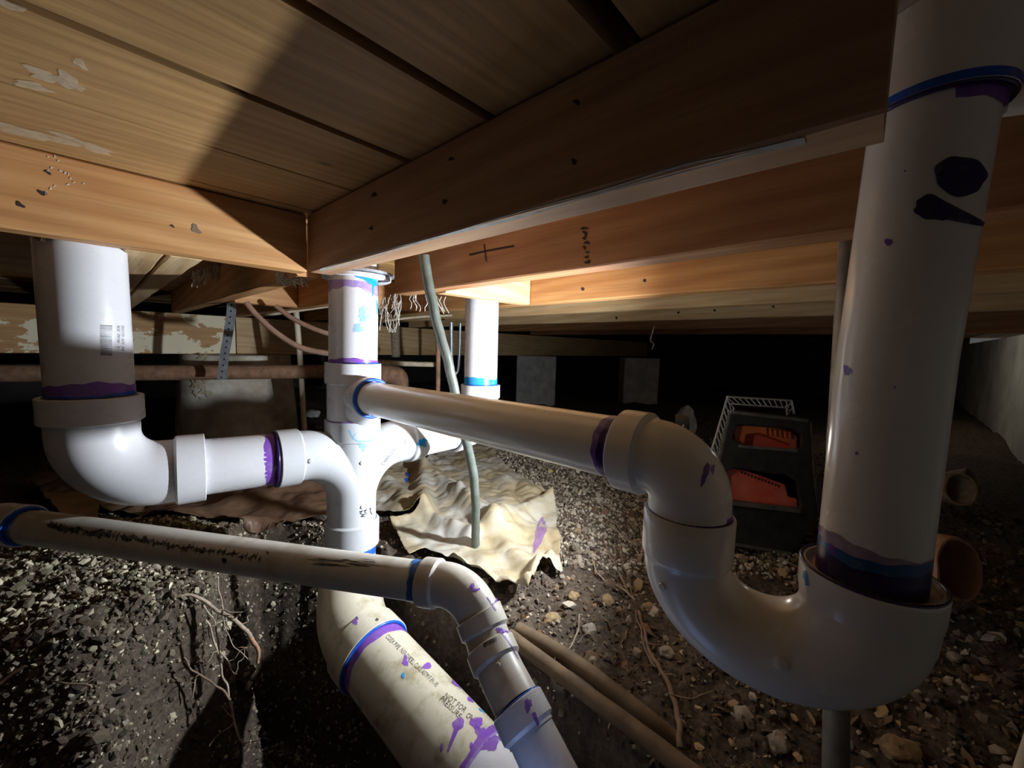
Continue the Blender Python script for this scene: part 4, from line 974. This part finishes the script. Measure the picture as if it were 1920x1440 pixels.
# splinter under the header board
mb = MB().sweep([on(70, 446, 2, .6195), on(84, 450, 2, .617), P(105, 462, .53), P(124, 474, .53)], [.0035, .0035, .002, .0004], 6); o = mb.build('splinter', PALEW, None, True, 60); tag(o, 'long wood splinter hanging beside the top of left pipe', 'splinter')
# cut block between joists behind the stack
beam('blocking_board', 'X', (.54, 1.22, JB), (.818, 1.26, JT - .001), ORW, 'orange blocking board between joists behind the cable', 'board')
beam('blocking_board', 'X', (.30, 1.50, JB), (.496, 1.54, JT - .001), ORW, 'orange brown blocking board left behind the central stack', 'board')

# ------------------------------------------------------------------ plastic sheets on the ground
def inside(x, y, poly):
    c = False; n = len(poly)
    for i in range(n):
        (x0, y0), (x1, y1) = poly[i], poly[i - 1]
        if (y0 > y) != (y1 > y) and x < (x1 - x0) * (y - y0) / (y1 - y0) + x0: c = not c
    return c
def dist_edge(x, y, poly):
    d = 1e9; n = len(poly)
    for i in range(n):
        (x0, y0), (x1, y1) = poly[i - 1], poly[i]; ex, ey = x1 - x0, y1 - y0; t = max(0, min(1, ((x - x0) * ex + (y - y0) * ey) / (ex * ex + ey * ey))); d = min(d, math.hypot(x - x0 - ex * t, y - y0 - ey * t))
    return d
def sheet(name, outline, base, folds, mat, label, cat, step=.0045, crum=.012, thick=.0006, edge=.008):
    """folded film: outline on the ground plane, folds = (point, point, height, width) ridges"""
    W = [on(x, y, 2, base) for x, y in outline]; poly = []
    for i, p in enumerate(W):                       # wavy border
        q = W[(i + 1) % len(W)]; n = max(1, int((q - p).length / .02))
        for k in range(n): t = k / n; v = p.lerp(q, t); j = noise.noise_vector(v * 18) * .008 * min(1, 4 * t * (1 - t) * 2); poly.append((v.x + j.x, v.y + j.y))
    FD = [(on(*a_, 2, base), on(*b_, 2, base), h, w_) for a_, b_, h, w_ in folds]
    xs, ys_ = [p[0] for p in poly], [p[1] for p in poly]; V = []; idx = {}; Fc = []
    nx, ny = int((max(xs) - min(xs)) / step) + 2, int((max(ys_) - min(ys_)) / step) + 2; ins = {}
    for i in range(nx + 1):
        for j in range(ny + 1):
            x, y = min(xs) + (i - .5) * step, min(ys_) + (j - .5) * step; ins[i, j] = (x, y, inside(x, y, poly))
    def vert(i, j):
        if (i, j) in idx: return idx[i, j]
        x, y, s_ = ins[i, j]
        if not s_:                                   # pull outside corners onto the border
            best = None; bd = 1e9; n = len(poly)
            for k in range(n):
                (x0, y0), (x1, y1) = poly[k - 1], poly[k]; ex, ey = x1 - x0, y1 - y0; L2_ = ex * ex + ey * ey
                if L2_ < 1e-12: continue
                t = max(0, min(1, ((x - x0) * ex + (y - y0) * ey) / L2_)); dd = math.hypot(x - x0 - ex * t, y - y0 - ey * t)
                if dd < bd: bd = dd; best = (x0 + ex * t, y0 + ey * t)
            x, y = best
        e = dist_edge(x, y, poly); z = max(base - .01, gh_s(x, y)) + .006
        for a_, b_, h, w_ in FD:
            ex, ey = b_.x - a_.x, b_.y - a_.y; t = max(0, min(1, ((x - a_.x) * ex + (y - a_.y) * ey) / (ex * ex + ey * ey)))
            d = math.hypot(x - a_.x - ex * t, y - a_.y - ey * t) / w_; z += .62 * h * (math.cos(math.pi * min(1, d / 1.3)) * .5 + .5)
        q = Vector((x, y, 0)); z += crum * (abs(noise.noise(q * 11)) * 1.6 + .6 * abs(noise.noise(q * 27 + Vector((3, 0, 0)))))
        z += edge * max(0, 1 - e / .03) * (.5 + noise.noise(q * 14))
        idx[i, j] = len(V); V.append((x, y, z)); return idx[i, j]
    for i in range(nx):
        for j in range(ny):
            c_ = [(i, j), (i + 1, j), (i + 1, j + 1), (i, j + 1)]
            if sum(ins[k][2] for k in c_) >= 2: Fc.append(tuple(vert(*k) for k in c_))
    m = bpy.data.meshes.new(name); m.from_pydata(V, [], Fc); m.validate(); m.update(); m.materials.append(mat); m.polygons.foreach_set('use_smooth', [True] * len(m.polygons))
    o = bpy.data.objects.new(name, m); COL.objects.link(o); md = o.modifiers.new('film', 'SOLIDIFY'); md.thickness = thick; tag(o, label, cat); return o
def gh_s(x, y): return float(height(np.array([x]), np.array([y]), False)[0])
ps_ = sheet('plastic_sheet', [(700, 905), (722, 872), (800, 862), (850, 835), (905, 822), (945, 872), (1000, 905), (1036, 935), (1048, 1000), (1056, 1072), (1030, 1062), (990, 1122), (930, 1098), (880, 1075), (835, 1052), (800, 1030), (766, 1040), (730, 985), (790, 968), (705, 962)], .03,
      [((790, 880), (795, 965), .045, .035), ((730, 985), (800, 955), .03, .03), ((795, 965), (880, 1010), .035, .03), ((800, 885), (960, 1000), .04, .045), ((860, 930), (1000, 1080), .03, .03), ((905, 1000), (1035, 940), .05, .05), ((990, 1110), (1030, 1050), .04, .02), ((880, 870), (1000, 920), .02, .04), ((850, 1060), (990, 1115), .025, .02), ((720, 900), (770, 950), .03, .04)],
      SHEET, 'crumpled dirty cream plastic sheet on the soil behind the stack', 'plastic sheet')
tarp = sheet('brown_tarp', [(40, 900), (180, 868), (420, 875), (600, 850), (655, 905), (640, 952), (560, 985), (455, 1000), (330, 990), (200, 962), (120, 950)], .035,
      [((160, 900), (600, 900), .03, .08), ((300, 985), (600, 900), .03, .05), ((250, 890), (330, 960), .02, .05)], TARP, 'brown mud stained sheet on the ground left under the wye', 'plastic sheet', step=.009, crum=.015)
bpy.context.view_layer.update()
tree = bvh([ps_]); 
for q in [[stroke([(761, 886), (769, 894)], 3), stroke([(769, 886), (762, 894)], 3)], [blob(763, 900, 4, 4)], [blob(1012, 1002, 9, 32, .35, .3)], ]:
    V, Fc = join2(q); x = lay('ink_mark', tree, V, Fc, BLUE if q[0][0][0][0] < 900 else PURPT, None, .0012)
    if x: x.parent = ps_; x.matrix_parent_inverse = Matrix.Identity(4)
bx = sheet('cardboard_piece', [(80, 922), (165, 924), (186, 950), (180, 975), (120, 974)], .06, [], plain('cardboard', (.40, .27, .13), .9, 0, .3, 20, .1), 'tan cardboard scrap on the brown sheet under left elbow', 'cardboard', crum=.002, thick=.003)

# ------------------------------------------------------------------ black tool case with red trays
tc = empty('tool_case', ground_at(1432, 1052)); tag(tc, 'dusty black tool case standing on end with red trays and silver lattice rack', 'tool case')
CZ_ = .98; e3_ = (FW + CR * .50 - CU * .20).normalized()
def q3(x, y, d=0):  # face of the case, d = how far back
    return P(x, y, CZ_) + e3_ * d
def slab(name, outline, d0, d1, mat, holes=None, parent=tc, bev=.003, label=None):
    bm = bmesh.new(); vs = [bm.verts.new(q3(x, y, d0)) for x, y in outline]; loops = [vs]
    es = [bm.edges.new((vs[i], vs[(i + 1) % len(vs)])) for i in range(len(vs))]
    for h in holes or []:
        hv = [bm.verts.new(q3(x, y, d0)) for x, y in h]; es += [bm.edges.new((hv[i], hv[(i + 1) % len(hv)])) for i in range(len(hv))]
    if holes: bmesh.ops.triangle_fill(bm, use_beauty=True, use_dissolve=True, edges=es)
    else: bm.faces.new(vs)
    r = bmesh.ops.extrude_face_region(bm, geom=list(bm.faces)); nv = [v for v in r['geom'] if isinstance(v, bmesh.types.BMVert)]
    for v in nv: v.co += e3_ * (d1 - d0)
    bmesh.ops.recalc_face_normals(bm, faces=bm.faces)
    if bev:
        ed = [e for e in bm.edges if len(e.link_faces) == 2 and e.calc_face_angle(0) > .6]; bmesh.ops.bevel(bm, geom=ed, offset=bev, segments=2, affect='EDGES', profile=.5, clamp_overlap=True)
    m = bpy.data.meshes.new(name); bm.to_mesh(m); bm.free(); m.materials.append(mat); m.polygons.foreach_set('use_smooth', [False] * len(m.polygons))
    o = bpy.data.objects.new(name, m); COL.objects.link(o); adopt(o, parent); 
    if label: o['label'] = label
    return o
up_h = [(1380, 800), (1384, 795), (1490, 804), (1502, 812), (1503, 836), (1494, 842), (1390, 834), (1374, 822)]
lo_h = [(1362, 884), (1374, 877), (1478, 892), (1494, 902), (1502, 948), (1498, 954), (1362, 938), (1358, 930)]
slab('case_front', [(1372, 773), (1382, 768), (1512, 783), (1518, 792), (1522, 880), (1533, 962), (1528, 972), (1488, 1034), (1480, 1038), (1352, 1014), (1340, 1004), (1346, 900), (1352, 860)], 0, .030, BLACKP, [up_h, lo_h])
slab('case_shell', [(1368, 778), (1515, 795), (1530, 965), (1486, 1034), (1345, 1008), (1350, 860)], .13, .15, BLACKP)
slab('shell_side', [(1512, 786), (1524, 790), (1536, 962), (1488, 1040), (1478, 1034), (1524, 962), (1516, 890)], .004, .15, DUSTY, bev=.002, label='grey dusty side rim')
slab('shell_side', [(1372, 774), (1366, 776), (1342, 870), (1336, 1010), (1344, 1012), (1350, 872)], -.004, .15, DUSTY, bev=.002, label='grey left side of the case')
slab('shell_top', [(1372, 770), (1516, 786), (1516, 792), (1372, 776)], -.004, .15, DUSTY, bev=.002)
slab('shell_bottom', [(1348, 1012), (1486, 1036), (1484, 1042), (1346, 1018)], -.006, .15, DUSTY, bev=.002)
slab('shelf_lip', [(1384, 834), (1496, 842), (1494, 849), (1386, 840)], -.012, .06, DUSTY, bev=.002); slab('shelf_lip', [(1362, 938), (1500, 954), (1500, 962), (1362, 946)], -.012, .06, DUSTY, bev=.002)
u = slab('upper_tray', [(1378, 794), (1440, 795), (1492, 806), (1503, 818), (1502, 842), (1380, 838)], .05, .11, ORP, [[(1402, 812), (1428, 809), (1492, 832), (1490, 838), (1398, 834)]], label='orange red upper tray')
for k in range(6): slab('tray_rib', [(1436 + 9.5 * k, 799 + 1.6 * k), (1442 + 9.5 * k, 800 + 1.6 * k), (1443 + 9.5 * k, 814 + 1.6 * k), (1437 + 9.5 * k, 812 + 1.6 * k)], .040, .06, ORP, bev=.0015)
slab('tray_back', [(1376, 790), (1505, 805), (1505, 846), (1376, 840)], .112, .125, REDP, bev=0)
slab('lower_tray', [(1362, 884), (1372, 877), (1400, 882), (1478, 910), (1484, 934), (1502, 938), (1503, 958), (1360, 944)], .045, .11, REDP, label='faded red lower tray')
for k in range(12): slab('tray_notch', [(1392 + 6.6 * k, 884 + 2.4 * k), (1395.5 + 6.6 * k, 885 + 2.4 * k), (1394.5 + 6.6 * k, 889 + 2.4 * k), (1391 + 6.6 * k, 888 + 2.4 * k)], .042, .05, BLACKP, bev=0)
# lattice rack behind: rails and diagonal bars
lr = MB()
def bar(x0, y0, x1, y1, d, r=.0016): lr.sweep([P(x0, y0, CZ_ + d), P(x1, y1, CZ_ + d)], r, 6)
for (a_, b_, c_, d_, n) in [((1364, 745), (1334, 845), (1376, 765), (1345, 870), 9), ((1362, 744), (1484, 751), (1368, 757), (1478, 765), 11), ((1484, 751), (1489, 776), (1474, 760), (1476, 778), 2)]:
    bar(*a_, *b_, .16, .0028); bar(*c_, *d_, .16, .0024)
    for k in range(n):
        t0, t1 = k / n, (k + 1) / n; L_ = lambda p, q, t: (p[0] + (q[0] - p[0]) * t, p[1] + (q[1] - p[1]) * t)
        bar(*L_(a_, b_, t0), *L_(c_, d_, t1), .16); bar(*L_(c_, d_, t0), *L_(a_, b_, t0 + .5 / n), .16) if n != 11 else None
put(lr, 'lattice_rack', SILV, tc, label='silver wire lattice rack')

# the work lamp itself, hidden from the photograph behind the trap elbow
wlp = empty('work_light', LAMP + Vector((.03, -.02, 0))); tag(wlp, 'small black work light clamped behind the trap elbow, throwing the beam', 'work light')
dv = Vector((-.36, .93, -.06)).normalized(); c = LAMP - dv * .012
put(MB().sweep([c - dv * .022, c - dv * .020, c - dv * .004, c], [.012, .016, .018, .018], 24), 'lamp_body', BLACKP, wlp)
put(MB().sweep(smooth_path([c - dv * .015, c.lerp(Vector((.385, .125, .400)), .5) + Vector((0, 0, .004)), Vector((.383, .125, .400))], 6, 0), .0025, 8), 'clamp_arm', BLACKP, wlp)
